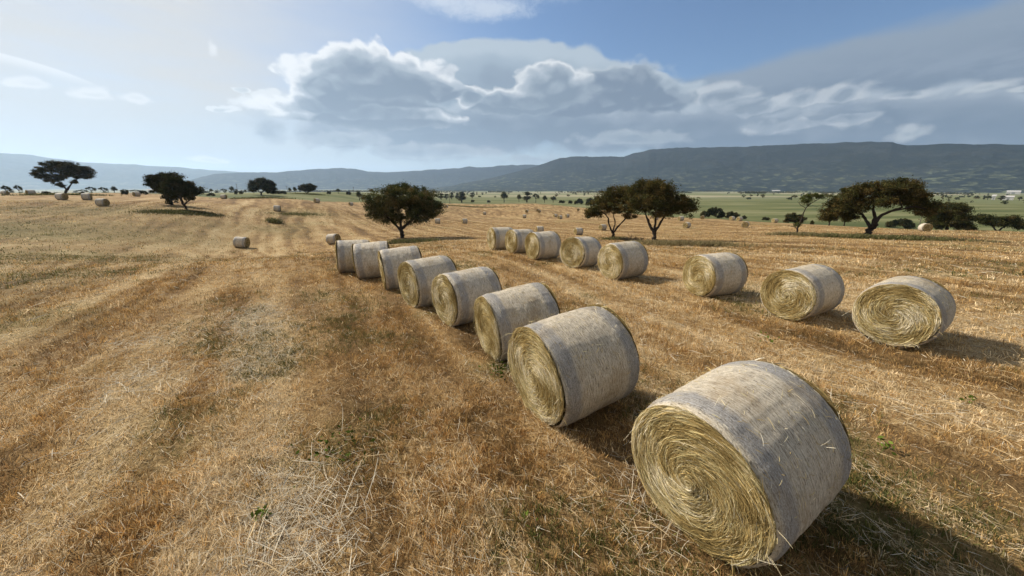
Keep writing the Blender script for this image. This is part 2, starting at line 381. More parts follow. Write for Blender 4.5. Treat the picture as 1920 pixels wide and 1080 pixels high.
def leafy(name, trans=0.25, rough=0.8, gain=1.0):
    m, t, o = new_mat(name); c = attr(t, 'Col').outputs['Color']
    if gain != 1.0: c = t.mix(1.0, c, (gain, gain, gain), 'MULTIPLY')
    d = t.n.new('ShaderNodeBsdfDiffuse'); t.l.new(c, d.inputs[0])
    tr = t.n.new('ShaderNodeBsdfTranslucent'); t.l.new(c, tr.inputs[0])
    mx = t.n.new('ShaderNodeMixShader'); mx.inputs[0].default_value = trans
    t.l.new(d.outputs[0], mx.inputs[1]); t.l.new(tr.outputs[0], mx.inputs[2]); t.l.new(mx.outputs[0], o.inputs[0]); return m
M_leaf = leafy('leaves', 0.22); M_straw = leafy('straw', 0.1); M_grass = leafy('stubble_blades', 0.25)
m, t, o = new_mat('bark'); pos = t.coord('Object')
n1 = t.noise(pos, 9.0, 5.0, 0.6)
principled(t, o, t.ramp(n1, [(0.3, (0.018, 0.013, 0.010)), (0.7, (0.06, 0.045, 0.035))]), 0.95, n1, 0.6, 0.05); M_bark = m

def make_ground_mat():
    m, t, o = new_mat('field_ground')
    pos = t.coord('Object'); x, y, z = t.sep(pos)
    s = t.add(t.mul(x, RP[0]), t.mul(y, RP[1])); u = t.add(t.mul(x, RD[0]), t.mul(y, RD[1]))
    big = t.noise(pos, 0.05, 4.0, 0.6)
    swarp = t.add(s, t.mul(t.sub(big, 0.5), 7.0))
    rowv = t.xyz(t.mul(swarp, 1.0), t.mul(u, 0.045), 0.0)
    rows = t.noise(rowv, 0.75, 5.0, 0.62)
    rows2 = t.noise(t.xyz(swarp, t.mul(u, 0.12), 5.0), 2.3, 4.0, 0.6)
    med = t.noise(pos, 0.55, 5.0, 0.65); fine = t.noise(pos, 6.0, 6.0, 0.75); vf = t.noise(pos, 30.0, 5.0, 0.8)
    tone = attr(t, 'Tone').outputs['Fac']
    v = t.add(t.mul(tone, 0.75), t.add(t.mul(t.sub(fine, 0.5), 0.9), t.add(t.mul(t.sub(vf, 0.5), 1.1), t.mul(t.sub(rows2, 0.5), 0.5))))
    straw = t.ramp(t.lin(v, -0.05, 0.95), [(0.0, (0.105, 0.062, 0.026)), (0.3, (0.235, 0.142, 0.058)), (0.55, (0.37, 0.242, 0.106)), (0.8, (0.49, 0.35, 0.172)), (1.0, (0.63, 0.485, 0.29))])
    straw = t.mix(t.smooth(vf, 0.36, 0.55, 0.65, 0.0), straw, (0.085, 0.05, 0.022))
    straw = t.mix(t.mul(t.smooth(med, 0.56, 0.72), 0.22), straw, (0.19, 0.155, 0.06))
    straw = t.mix(t.mul(t.smooth(big, 0.54, 0.68), 0.4), straw, (0.22, 0.18, 0.075))
    a = attr(t, 'Col'); r_, g_, b_ = t.sep(a.outputs['Vector'])       # r straw field, g near green, b weeds
    straw = t.mix(t.mul(b_, t.smooth(fine, 0.3, 0.6, 0.25, 0.65)), straw, (0.105, 0.10, 0.035))
    vor = t.n.new('ShaderNodeTexVoronoi'); vor.inputs['Scale'].default_value = 0.0034
    vw = t.noise(pos, 0.004, 3.0, 0.5, color=True)
    add = t.n.new('ShaderNodeVectorMath'); add.operation = 'MULTIPLY_ADD'; t.l.new(vw, add.inputs[0]); add.inputs[1].default_value = (120, 120, 0)
    t.l.new(t.xyz(t.mul(x, 0.55), y, 0.0), add.inputs[2]); t.l.new(add.outputs[0], vor.inputs['Vector'])
    cr, cg, cb = t.sep(vor.outputs['Color'])
    plain = t.ramp(cr, [(0.0, (0.11, 0.125, 0.05)), (0.3, (0.17, 0.175, 0.08)), (0.55, (0.25, 0.23, 0.13)), (0.78, (0.31, 0.275, 0.17)), (1.0, (0.13, 0.14, 0.065))])
    pn = t.noise(t.xyz(t.mul(x, 0.22), t.mul(y, 1.0), 0.0), 0.022, 6.0, 0.68)
    green = t.ramp(pn, [(0.40, (0.075, 0.088, 0.030)), (0.5, (0.125, 0.132, 0.05)), (0.62, (0.225, 0.21, 0.105))])
    plain = t.mix(g_, plain, green)
    plain = t.mix(t.smooth(pn, 0.56, 0.70, 0.0, 0.6), plain, (0.07, 0.085, 0.03))
    col = t.mix(r_, plain, straw)
    bmp = t.add(t.mul(fine, 0.6), t.mul(vf, 0.4))
    principled(t, o, col, 0.95, bmp, 0.7, 0.12, 0.1)
    return m
M_ground = make_ground_mat()

STRIPS = []
for q, wd, k0 in [((478, 640), .45, .55), ((300, 680), .35, .3), ((560, 920), .3, .25), ((1500, 800), .5, .3), ((60, 560), .6, .3)]:
    P = march(*q, near_z, 100); STRIPS.append((P[0]*RP[0]+P[1]*RP[1], wd, k0))
def row_tone(x, y):
    """pale and dark swaths left along the mower's way, 0 dark .. 1 pale"""
    s = x*RP[0]+y*RP[1]; u = x*RD[0]+y*RD[1]; r = np.hypot(x, y); sw = s+(fbm(x*.03, y*.03, 40)-.5)*9+(fbm(x*.2, y*.2, 39)-.5)*.9
    a = fbm(sw*.45, u*.03, 41, 2); b = fbm(sw*1.5, u*.06, 47, 3); c = vnoise(sw*4.2, u*.15, 49); p = fbm(x*.5, y*.5, 42, 4)
    for s0, wd, k0 in STRIPS: p = p+k0*np.exp(-((s+(fbm(x*.12, y*.12, 38)-.5)*1.2-s0)/wd)**2)*(.4+1.2*fbm(x*.6, y*.6, 37))
    return np.clip(.53+(a-.5)*.55+(b-.5)*1.15+(c-.5)*.40*(1-sstep(r, 25, 60))+(p-.5)*.7, 0, 1)
def make_ground():
    az = np.concatenate([np.arange(-180, -72, 4.), np.arange(-72, 72, 0.25), np.arange(72, 180, 4.)]); az = np.radians(az); na = len(az)
    r = np.concatenate([np.geomspace(0.5, 120, 470), np.geomspace(123, 13500, 130)]); nr = len(r)
    A, Rr = np.meshgrid(az, r); x = Rr*np.sin(A); y = Rr*np.cos(A); z = ground_z(x, y)
    micro = (fbm(x/0.8, y/0.8, 2)-.5)*0.09*(1-sstep(Rr, 60, 160))
    s = x*RP[0]+y*RP[1]; micro += 0.02*np.sin(s*2*np.pi/2.7+3*fbm(x/9, y/9, 8))*(1-sstep(Rr, 60, 200))
    z = z+micro
    V = np.concatenate([[[0, 0, gz(0, 0)]], np.stack([x, y, z], -1).reshape(-1, 3)])
    i = np.arange(nr-1)[:, None]*na; k = np.arange(na)[None, :]; k2 = (k+1) % na
    F = np.stack([1+i+k, 1+i+k2, 1+i+na+k2, 1+i+na+k], -1).reshape(-1, 4)[:, ::-1]
    C0 = np.stack([np.zeros(na, int), 1+(np.arange(na)+1) % na, 1+np.arange(na)], -1)[:, ::-1]
    re = edge_r(A); jit = (fbm(x/14, y/14, 6)-.5)*6
    field = 1-sstep(Rr+jit, re, re+3)
    green = np.where(A > R_(-28), 1-sstep(Rr+(fbm(x/90, y/90, 9)-.5)*200, 620, 760), 1-sstep(Rr, 330, 420))
    weeds = weed_mask(x, y)
    C = np.concatenate([[[1, 0, 0]], np.stack([field, green, weeds], -1).reshape(-1, 3)])
    me = mesh('ground', V, [F, C0], M_ground, C, smooth=True)
    tn = me.attributes.new('Tone', 'FLOAT', 'POINT'); tn.data.foreach_set('value', row_tone(V[:, 0], V[:, 1]).astype(np.float32))
    o = obj('ground', me); tag(o, kind='structure'); return o
# places with green weeds: photo pixel, spread
_WD = [(640,840,.7,.5),(700,790,.4,.5),(930,690,.4,.8),(600,560,.6,.45),(770,640,.4,.35),(330,790,.5,.6),(1620,960,.9,.8),(1560,830,.5,.7),(1830,960,.5,.7),(515,430,5,.8),(560,400,9,.8),(120,480,7,.9),(60,430,13,1),(250,440,9,.8),(380,420,7,.6),(20,520,4,.6),(150,395,14,.9),(340,398,4,1),(770,455,2.2,1),(1290,458,2.5,1),(1640,446,5,1),(1480,470,.8,.4),(1700,500,1,.4),(300,850,.4,.6),(980,640,.3,.8),(800,590,.35,.8),(1400,580,.4,.5),(60,600,1.2,.5)]
_WD = [(march(a, b, near_z, 300), s, k) for a, b, s, k in _WD]
def weed_mask(x, y):
    w = np.zeros_like(np.asarray(x, float))
    for P, s, k in _WD:
        if P is not None: w = np.maximum(w, k*np.exp(-(((x-P[0])**2+(y-P[1])**2)/(s*s))))
    return np.clip(w*(0.5+1.0*fbm(x*1.4, y*1.4, 12)), 0, 1)
make_ground()

# ------------------------------------------------------------------ hills
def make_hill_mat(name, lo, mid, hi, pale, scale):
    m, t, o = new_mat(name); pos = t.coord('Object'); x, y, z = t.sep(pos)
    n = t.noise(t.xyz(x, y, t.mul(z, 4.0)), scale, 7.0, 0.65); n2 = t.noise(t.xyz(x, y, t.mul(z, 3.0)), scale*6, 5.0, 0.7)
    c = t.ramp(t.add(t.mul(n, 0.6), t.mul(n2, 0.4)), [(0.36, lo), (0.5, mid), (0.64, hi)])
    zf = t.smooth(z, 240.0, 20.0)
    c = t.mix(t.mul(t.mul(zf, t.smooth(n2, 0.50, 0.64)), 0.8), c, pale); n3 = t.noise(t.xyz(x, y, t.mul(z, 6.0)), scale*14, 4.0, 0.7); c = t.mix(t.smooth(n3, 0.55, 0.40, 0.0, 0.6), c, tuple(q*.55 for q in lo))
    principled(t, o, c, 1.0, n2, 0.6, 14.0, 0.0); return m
M_hill = make_hill_mat('cloud_shaded_hill_scrub', (0.012, 0.018, 0.018), (0.020, 0.026, 0.025), (0.040, 0.042, 0.036), (0.155, 0.17, 0.09), 0.0022)  # cloud shade over the ridge is put into these dark scrub tones
M_hill2 = make_hill_mat('far_hill_scrub', (0.035, 0.045, 0.03), (0.05, 0.06, 0.04), (0.08, 0.08, 0.05), (0.2, 0.2, 0.13), 0.0012)
def make_hill(name, prof, r0, r1, mat, seed, gully=0.30, az_end=None):
    a = []; e = []
    for px, py in prof:
        q = azel(px, py); a.append(q[0]); e.append(q[1])
    lo, hi = a[0], a[-1]
    az = np.arange(lo, hi, R_(0.11)); el = np.interp(az, a, e)
    el = el+(fbm(az*60, az*0, seed, 5)-.5)*0.0035*np.minimum(1, (az-lo)/.06)*np.minimum(1, (hi-az)/.06+.2)
    tt = np.concatenate([np.linspace(0, 1, 60), np.linspace(1.02, 2.1, 16)])
    A, T = np.meshgrid(az, tt); rr = r0+(r1-r0)*T+(fbm(A*7, T*0, seed+3, 3)-.5)*0.10*r1*(1-np.clip(T, 0, 1))
    crest = (CH+r1*np.tan(el)+30)[None, :]                         # height above the plain floor
    gx_ = rr*np.sin(A)/900; gy_ = rr*np.cos(A)/900; g = fbm(gx_*1.6, gy_*1.6, seed+9, 5); g2 = fbm(gx_*.7, gy_*.7, seed+4, 4)
    Tc = np.clip(T, 0, 1)
    prof_ = 0.72*Tc**1.15+0.28*sstep(Tc+(g2-.5)*.5*Tc*(1-Tc)*4, 0.35, 0.95)
    h = crest*prof_*(1-gully*4*Tc*(1-Tc)*(np.abs(g-.5)*2.4)-.20*(g2-.5)*4*Tc*(1-Tc))
    h = np.where(T > 1, crest*(1-0.85*sstep(T, 1.0, 2.1)), h)
    # keep the skyline where the crest is
    x = rr*np.sin(A); y = rr*np.cos(A); z = -30+h
    na = len(az); i = np.arange(len(tt)-1)[:, None]*na; k = np.arange(na-1)[None, :]
    F = np.stack([i+k, i+k+1, i+na+k+1, i+na+k], -1).reshape(-1, 4)[:, ::-1]
    o = obj(name, mesh(name, np.stack([x, y, z], -1).reshape(-1, 3), [F], mat, smooth=True)); tag(o, kind='structure'); return o
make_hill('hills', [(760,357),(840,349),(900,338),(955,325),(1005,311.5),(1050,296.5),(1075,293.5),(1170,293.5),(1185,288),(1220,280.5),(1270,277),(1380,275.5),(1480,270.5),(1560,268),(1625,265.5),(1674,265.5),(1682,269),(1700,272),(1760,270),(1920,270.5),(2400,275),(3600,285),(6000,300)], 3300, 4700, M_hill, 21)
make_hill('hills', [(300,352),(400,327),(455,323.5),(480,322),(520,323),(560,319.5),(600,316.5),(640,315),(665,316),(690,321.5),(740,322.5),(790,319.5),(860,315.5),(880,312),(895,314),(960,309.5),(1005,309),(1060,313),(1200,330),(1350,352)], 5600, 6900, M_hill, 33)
make_hill('hills', [(-3000,300),(-900,285),(-300,283),(0,287),(60,290.5),(100,297),(170,305.5),(250,309),(340,314),(400,319.5),(450,322),(520,330),(640,346)], 8800, 10800, M_hill2, 45)

# ------------------------------------------------------------------ haze
def make_haze():
    mb = MB(); mb.box((-14600, -14600, -34), (14600, 14600, 760))
    m, t, o = new_mat('haze_air'); pv = t.n.new('ShaderNodeVolumePrincipled')
    pv.inputs['Color'].default_value = (0.57, 0.755, 1.0, 1); pv.inputs['Density'].default_value = 0.000070; pv.inputs['Anisotropy'].default_value = 0.42
    t.l.new(pv.outputs[0], o.inputs['Volume'])
    h = obj('haze', mb.mesh('haze', m)); tag(h, 'pale haze filling the air over the plain', 'haze', kind='stuff')
HAZE = True
if HAZE: make_haze()

# ------------------------------------------------------------------ bales
BW = 1.2; BR = 0.66
def make_net_mat():
    m, t, o = new_mat('net_wrap'); pos = t.coord('Object'); x, y, z = t.sep(pos)
    oi = t.n.new('ShaderNodeObjectInfo'); rnd = oi.outputs['Random']
    ang = t.m('ARCTAN2', y, z); off = t.mul(rnd, 20.0)
    circ = t.xyz(t.mul(y, 3.0), t.mul(z, 3.0), t.mul(x, 42.0))
    sp = t.noise(t.xyz(t.add(t.mul(ang, 4.5), off), t.mul(x, 62.0), 0.0), 1.0, 4.0, 0.7, 0.4)     # straws wound round the bale
    spf = t.noise(t.xyz(t.add(t.mul(ang, 34.0), off), t.mul(x, 90.0), 1.0), 1.0, 4.0, 0.75)
    big = t.noise(t.xyz(t.add(t.mul(y, 2.2), off), t.mul(x, 2.6), t.mul(z, 2.2)), 1.0, 4.0, 0.6)
    tan = t.ramp(t.add(t.mul(sp, 0.55), t.mul(spf, 0.45)), [(0.30, (0.10, 0.08, 0.055)), (0.43, (0.40, 0.34, 0.255)), (0.56, (0.65, 0.585, 0.48)), (0.72, (0.86, 0.82, 0.74))])
    speck = t.noise(t.xyz(t.add(t.mul(ang, 9.0), off), t.mul(x, 66.0), 4.0), 1.0, 5.0, 0.8)
    tan = t.mix(t.smooth(speck, 0.47, 0.36, 0.0, 0.9), tan, (0.075, 0.055, 0.035)); tan = t.mix(t.smooth(speck, 0.54, 0.66, 0.0, 0.75), tan, (0.80, 0.74, 0.62))
    tan = t.mix(t.smooth(big, 0.48, 0.70, 0.0, 0.5), tan, (0.30, 0.21, 0.105)); tan = t.mix(1.0, tan, (1.0, 0.985, 0.95), 'MULTIPLY')
    # thin net threads: lines round the bale, drawn a little askew, with zigzag cross threads
    wob = t.mul(t.sub(t.noise(t.xyz(t.mul(ang, 6.0), t.mul(x, 2.0), off), 1.0, 2.0), 0.5), 0.03)
    lines = t.m('ABSOLUTE', t.sub(t.m('FRACT', t.mul(t.add(t.add(x, wob), t.mul(ang, 0.006)), 40.0)), 0.5))
    thread = t.smooth(lines, 0.40, 0.47)
    zz = t.m('ABSOLUTE', t.sub(t.m('FRACT', t.add(t.mul(ang, 26.0), t.mul(t.m('PINGPONG', t.mul(x, 40.0), 1.0), 0.9))), 0.5))
    thread = t.mx(t.mul(thread, 0.55), t.mul(t.smooth(zz, 0.44, 0.49), 0.45))
    ax = t.add(t.m('ABSOLUTE', t.add(x, t.mul(t.sub(big, 0.5), 0.09))), t.mul(t.sub(rnd, 0.5), 0.07))
    band = t.mul(t.smooth(t.add(ax, t.mul(t.sub(spf, 0.5), 0.10)), 0.32, 0.40), t.smooth(t.add(ax, t.mul(t.sub(spf, 0.5), 0.08)), 0.575, 0.53))
    bandc = t.ramp(spf, [(0.33, (0.07, 0.066, 0.066)), (0.5, (0.205, 0.195, 0.195)), (0.67, (0.44, 0.43, 0.43))])
    bandc = t.mix(0.45, t.mix(1.0, tan, (0.50, 0.58, 0.78), 'MULTIPLY'), bandc)
    col = t.mix(t.mul(band, t.lin(big, 0.3, 0.7, 0.95, 0.40)), tan, bandc)
    col = t.mix(t.mul(thread, t.lin(spf, 0.35, 0.65, 0.2, 1.0)), col, (0.62, 0.60, 0.57))
    col = t.mix(1.0, col, t.mix(rnd, (0.92, 0.90, 0.86), (1.08, 1.07, 1.06)), 'MULTIPLY')
    b = t.add(t.mul(sp, 0.4), t.add(t.mul(spf, 0.4), t.add(t.mul(speck, 0.8), t.mul(thread, 0.2))))
    principled(t, o, col, 0.75, b, 0.9, 0.02, 0.25); return m
M_net = make_net_mat()
PAL = np.array([(0.64, 0.51, 0.235), (0.52, 0.375, 0.14), (0.76, 0.65, 0.38), (0.34, 0.245, 0.09), (0.86, 0.77, 0.53), (0.54, 0.455, 0.21)])*np.array((1.08, 1.08, 1.16))
def strands(P0, tang, nrm, length, width, curl, cols, segs=3):
    """ribbon strands. P0 start, tang direction, nrm ribbon plane normal, curl bends towards vector"""
    n = len(P0); side = np.cross(tang, nrm); side /= np.linalg.norm(side, axis=1)[:, None]+1e-9
    ss = np.linspace(0, 1, segs+1); Vs = []
    for s in ss:
        c = P0+tang*(length*s)[:, None]+curl*((s*s)*length)[:, None]
        w = (width*(1-.5*abs(2*s-1)))[:, None]*.5
        Vs.append(c-side*w); Vs.append(c+side*w)
    V = np.stack(Vs, 1).reshape(-1, 3); m_ = 2*(segs+1); b = (np.arange(n)*m_)[:, None]
    F = np.concatenate([np.stack([b[:, 0]+2*k, b[:, 0]+2*k+1, b[:, 0]+2*k+3, b[:, 0]+2*k+2], -1) for k in range(segs)])
    return V, F, np.repeat(cols, m_, axis=0)
def net_mesh(na, nx, seed, stray=0):
    xs = np.concatenate([[-BW/2-.004], np.linspace(-BW/2+.008, BW/2-.008, nx), [BW/2+.004]])
    th = np.linspace(0, 2*np.pi, na, endpoint=False); X, T = np.meshgrid(xs, th, indexing='ij')
    e = np.abs(X)/(BW/2); prof = BR*(1-0.030*sstep(e, .78, 1.0)-0.035*(e > 1.0))
    r = prof+(fbm(T*3+seed*7, X*5+3, seed)-.5)*.022+(fbm(T*14, X*2, seed+1)-.5)*.010+.0015*np.sin(X*2*np.pi/.17+seed)
    y = r*np.sin(T); z = r*np.cos(T)+BR
    r = r*(1+.018*np.sin(2*T+seed*1.7)+.012*np.sin(3*T+seed)+(fbm(X*1.4+seed*3, T*1.1, seed+6)-.5)*.05); y = r*np.sin(T); z = r*np.cos(T)+BR
    fl = 0.05; z = np.where(z < fl, fl-(fl-z)*.25, z); z -= fl*.6
    z = BR+(z-BR)
    V = np.stack([X, y, z], -1).reshape(-1, 3); n0 = len(xs)
    i = np.arange(n0-1)[:, None]*na; k = np.arange(na)[None, :]; k2 = (k+1) % na
    F = np.stack([i+k, i+k2, i+na+k2, i+na+k], -1).reshape(-1, 4)
    V[:, 2] -= BR                                   # object centre on the axis: the shader works round it
    if not stray: return mesh('net_wrap', V, [F], M_net, smooth=True)
    g = np.random.default_rng(300+seed); a = g.random(stray)*2*np.pi; xx = g.uniform(-.57, .57, stray)      # straws poking through the mesh
    ra = np.stack([np.zeros(stray), np.sin(a), np.cos(a)], -1); ta = np.stack([np.zeros(stray), np.cos(a), -np.sin(a)], -1)
    tg = ta*g.normal(.6, .7, stray)[:, None]+ra*np.abs(g.normal(.22, .2, stray))[:, None]+np.array([1., 0, 0])*g.normal(0, .45, stray)[:, None]; tg /= np.linalg.norm(tg, axis=1)[:, None]
    P0 = ra*(BR*.985); P0[:, 0] = xx; keep = P0[:, 2] > -BR*.8; P0, tg, ra = P0[keep], tg[keep], ra[keep]; k_ = len(P0)
    V2, F2, C2 = strands(P0, tg, ra+g.normal(0, .4, (k_, 3)), np.clip(g.normal(.055, .03, k_), .02, .16), np.full(k_, .0042), -ra*.25, PAL[g.integers(0, 6, k_)]*(.7+.5*g.random(k_))[:, None], 3)
    C0 = np.ones((len(V), 3))*.5
    return mesh('net_wrap', np.concatenate([V, V2]), [np.concatenate([F, F2+len(V)])], [M_net, M_straw], np.concatenate([C0, C2]), np.r_[np.zeros(len(F), int), np.ones(len(F2), int)], smooth=True)
def end_mesh(seed, n, fringe, segs=4, wid=0.0075):
    """a straw end: an uneven disc of wound layers with loose curved straws over it; faces -X, centre on the axis"""
    g = np.random.default_rng(seed); nr, na = 26, 96
    rr = np.linspace(0.0, 1.0, nr)*BR*.94; th = np.linspace(0, 2*np.pi, na, endpoint=False)
    Rg, T = np.meshgrid(rr, th, indexing='ij')
    def relief(r, a):
        x = r*np.sin(a); y = r*np.cos(a)
        ring = np.sin(2*np.pi*(r/.07)+a+7*fbm(x*3.5, y*3.5, seed+5))*.006
        return ring+(fbm(x*3.2, y*3.2, seed, 4)-.5)*.075+.02*np.exp(-(r/.1)**2)-.008*sstep(r, BR*.84, BR*.95)+.024
    d = relief(Rg, T)
    V = np.stack([-d, Rg*np.sin(T), Rg*np.cos(T)], -1).reshape(-1, 3)
    V[:, 2] = np.maximum(V[:, 2], -BR+.012)
    i = np.arange(nr-1)[:, None]*na; k = np.arange(na)[None, :]; k2 = (k+1) % na
    F = np.stack([i+k, i+na+k, i+na+k2, i+k2], -1).reshape(-1, 4)
    cb = np.array((.22, .16, .068))*(0.45+1.0*fbm(V[:, 1]*14, V[:, 2]*14, seed+2))[:, None]
    a = g.random(n)*2*np.pi; r = BR*.94*np.sqrt(g.random(n))
    L = np.clip(g.normal(.14, .07, n), .04, .36)*np.clip(r/.28, .25, 1.0)
    sgn = 1.0
    ta = np.stack([np.zeros(n), np.cos(a), -np.sin(a)], -1)*sgn; ra = np.stack([np.zeros(n), np.sin(a), np.cos(a)], -1)
    out = np.array([-1., 0, 0]); wild = g.normal(0, .26, n)+(g.random(n) < .16)*g.normal(0, .9, n)
    wild *= 1-.85*sstep(r, BR*.70, BR*.95)
    tang = ta+ra*wild[:, None]+out*(g.normal(.05, .11, n))[:, None]; tang /= np.linalg.norm(tang, axis=1)[:, None]
    P0 = ra*r[:, None]-ta*(L*.5)[:, None]; rad0 = np.hypot(P0[:, 1], P0[:, 2]); P0 *= np.minimum(1, BR*.945/np.maximum(rad0, 1e-6))[:, None]
    P0[:, 0] = -relief(r, a)-np.abs(g.normal(.004, .010, n))
    curl = -ra*(L*.5/np.maximum(r, .08))[:, None]*0.9+out*(-.1)
    patch = fbm(r*np.sin(a)*3.2+seed, r*np.cos(a)*3.2+2, seed+8, 3)*.65+fbm(r*16, seed+r*0, seed+9, 2)*.35                              # tone goes in patches, ring by ring
    pi = np.clip(((patch-.5)*2.6+.46+g.normal(0, .22, n)), 0, .999)
    order = np.array([3, 1, 5, 0, 2, 4]); cols = PAL[order[(pi*6).astype(int)]]*(.5+.75*g.random(n))[:, None]
    nrm = np.broadcast_to(out, (n, 3))+g.normal(0, .35, (n, 3))
    V2, F2, C2 = strands(P0, tang, nrm, L, np.full(n, wid)*(.6+.8*g.random(n)), curl, cols, segs)
    Vs = [V, V2]; Fs = [F, F2+len(V)]; Cs = [cb, C2]; off = len(V)+len(V2)
    if fringe:                                                           # straws sticking out at the rim and hanging below
        a = g.random(fringe)*2*np.pi; a = np.where(g.random(fringe) < .45, np.pi+g.normal(0, .55, fringe), a)
        ta = np.stack([np.zeros(fringe), np.cos(a), -np.sin(a)], -1); ra = np.stack([np.zeros(fringe), np.sin(a), np.cos(a)], -1)
        tang = ta*g.normal(.6, .6, fringe)[:, None]+ra*np.abs(g.normal(.35, .35, fringe))[:, None]+out*np.abs(g.normal(.5, .35, fringe))[:, None]
        tang /= np.linalg.norm(tang, axis=1)[:, None]; L = np.clip(g.normal(.12, .06, fringe), .04, .32)
        P0 = ra*(BR*(.82+.13*g.random(fringe)))[:, None]; P0[:, 0] = -.01
        curl = np.broadcast_to(np.array([0, 0, -.35]), (fringe, 3))
        cols = PAL[g.integers(0, 6, fringe)]*(.8+.4*g.random(fringe))[:, None]
        V3, F3, C3 = strands(P0, tang, np.broadcast_to(out, (fringe, 3))+g.normal(0, .4, (fringe, 3)), L, np.full(fringe, wid*.8), curl, cols, 3)
        V3[:, 2] = np.maximum(V3[:, 2], -BR+.01)
        Vs.append(V3); Fs.append(F3+off); Cs.append(C3)
    return mesh('straw_end', np.concatenate(Vs), [np.concatenate(Fs)], M_straw, np.concatenate(Cs))
# four near variants; the nearest bales get the finest straw
NETS = [net_mesh(200, 48, k, 900) for k in range(5)]
ENDS_HI = [end_mesh(50+k, 19000, 120, 3, 0.0038) for k in range(3)]
ENDS_MID = [end_mesh(60+k, 9000, 60, 3, 0.0058) for k in range(4)]
END_BACK = end_mesh(70, 500, 30, 3, 0.014)
NET_LO = net_mesh(40, 8, 9); END_LO = end_mesh(80, 420, 0, 3, 0.022)
def bale_matrix(x, y, z, yaw, tilt, R):
    e = .4; gx = (gz(x+e, y)-gz(x-e, y))/(2*e); gy = (gz(x, y+e)-gz(x, y-e))/(2*e)
    a = Vector((math.cos(yaw), math.sin(yaw), math.cos(yaw)*gx+math.sin(yaw)*gy)).normalized()
    n = Vector((-gx, -gy, 1)).normalized(); a2 = (a*math.cos(tilt)+n*math.sin(tilt)).normalized(); s = n.cross(a2).normalized(); u = a2.cross(s)
    k = R/BR; M = Matrix((( a2.x, s.x*k, u.x*k, x), (a2.y, s.y*k, u.y*k, y), (a2.z, s.z*k, u.z*k, z), (0, 0, 0, 1))); return M
HL = ['farthest bale of the nearer row, beside the lone upright bale',
 'second farthest bale of the nearer row, left of the round bushy oak',
 'third farthest bale of the nearer row, in front of the round bushy oak',
 'ragged ended bale in the middle of the nearer row, reddish straw on its rim',
 'bale of the nearer row showing its wound end, three places behind the biggest bale',
 'bale of the nearer row two places behind the biggest bale, its end thin and steep',
 'second nearest large bale, just behind the biggest bale, with a broad blue grey net band',
 'biggest and nearest hay bale in the right foreground, golden wound straw end',
 'farthest bale of the farther row, leftmost of its tight group',
 'second bale of the tight group in the farther row',
 'third bale of the tight group in the farther row, with a pale oval end',
 'fourth bale of the farther row, with dark spiral in its straw end',
 'fifth bale of the farther row, below the left oak of the pair',
 'bale of the farther row with gaps on both sides, third from its right end',
 'second bale from the right end of the farther row, round greenish end',
 'rightmost bale of the farther row, turned to show a wide flattened end']
def build_hero():
    for i, (x, y, yaw, R, tl) in enumerate(HERO):
        M = bale_matrix(x, y, gz(x, y)-.012, R_(yaw), R_(tl), R)
        e = empty('hay_bale', M); tag(e, HL[i], 'hay bale', 'bales of the nearer row' if i < 8 else 'bales of the farther row')
        w = obj('net_wrap', NETS[(i*3) % 5], e); w.location = (0, 0, BR); w.rotation_euler = (0, 0, 0)
        hi = i in (5, 6, 7)
        f = obj('straw_end', ENDS_HI[i % 3] if hi else ENDS_MID[i % 4], e); f.location = (-BW/2, 0, BR)
        if not hi and i not in (3,): f.rotation_euler = (0.0, 0, 0)
        b = obj('straw_end', END_BACK, e); b.location = (BW/2, 0, BR); b.rotation_euler = (0, 0, math.pi)
build_hero()
def far_bales():
    for i, (l, r, tp, bs, yaw, lab) in enumerate(FB):
        P = march((l+r)/2, bs, near_z, 500)
        if P is None: continue
        R = .655
        M = bale_matrix(P[0], P[1]+.4, gz(P[0], P[1]+.4)-.02, R_(yaw), 0, R)
        e = empty('hay_bale', M); tag(e, lab, 'hay bale', 'bales scattered over the far field')
        w = obj('net_wrap', NET_LO, e); w.location = (0, 0, BR)
        f = obj('straw_end', END_LO, e); f.location = (-BW/2, 0, BR)
        b = obj('straw_end', END_LO, e); b.location = (BW/2, 0, BR); b.rotation_euler = (0, 0, math.pi)
far_bales()

# ------------------------------------------------------------------ trees
GREENS = np.array([(.046, .052, .018), (.062, .066, .022), (.082, .076, .028), (.036, .042, .018), (.098, .078, .030)])
BROWNS = np.array([(.066, .058, .020), (.094, .073, .025), (.048, .049, .018), (.115, .082, .029), (.064, .064, .022)])
OLIVE = np.array([(.070, .085, .022), (.10, .11, .03), (.055, .065, .02), (.085, .085, .03), (.05, .055, .018)])
def leaf_quads(P, size, g, cols):
    n = len(P); a = g.normal(size=(n, 3)); a[:, 2] *= .6; a /= np.linalg.norm(a, axis=1)[:, None]; b = np.cross(a, g.normal(size=(n, 3))); b /= np.linalg.norm(b, axis=1)[:, None]
    s = (size*(.6+.8*g.random(n)))[:, None]
    V = np.stack([P-a*s, P+b*s*.55, P+a*s, P-b*s*.55], 1).reshape(-1, 3)
    F = np.arange(4*n).reshape(n, 4); return V, F, np.repeat(cols, 4, axis=0)
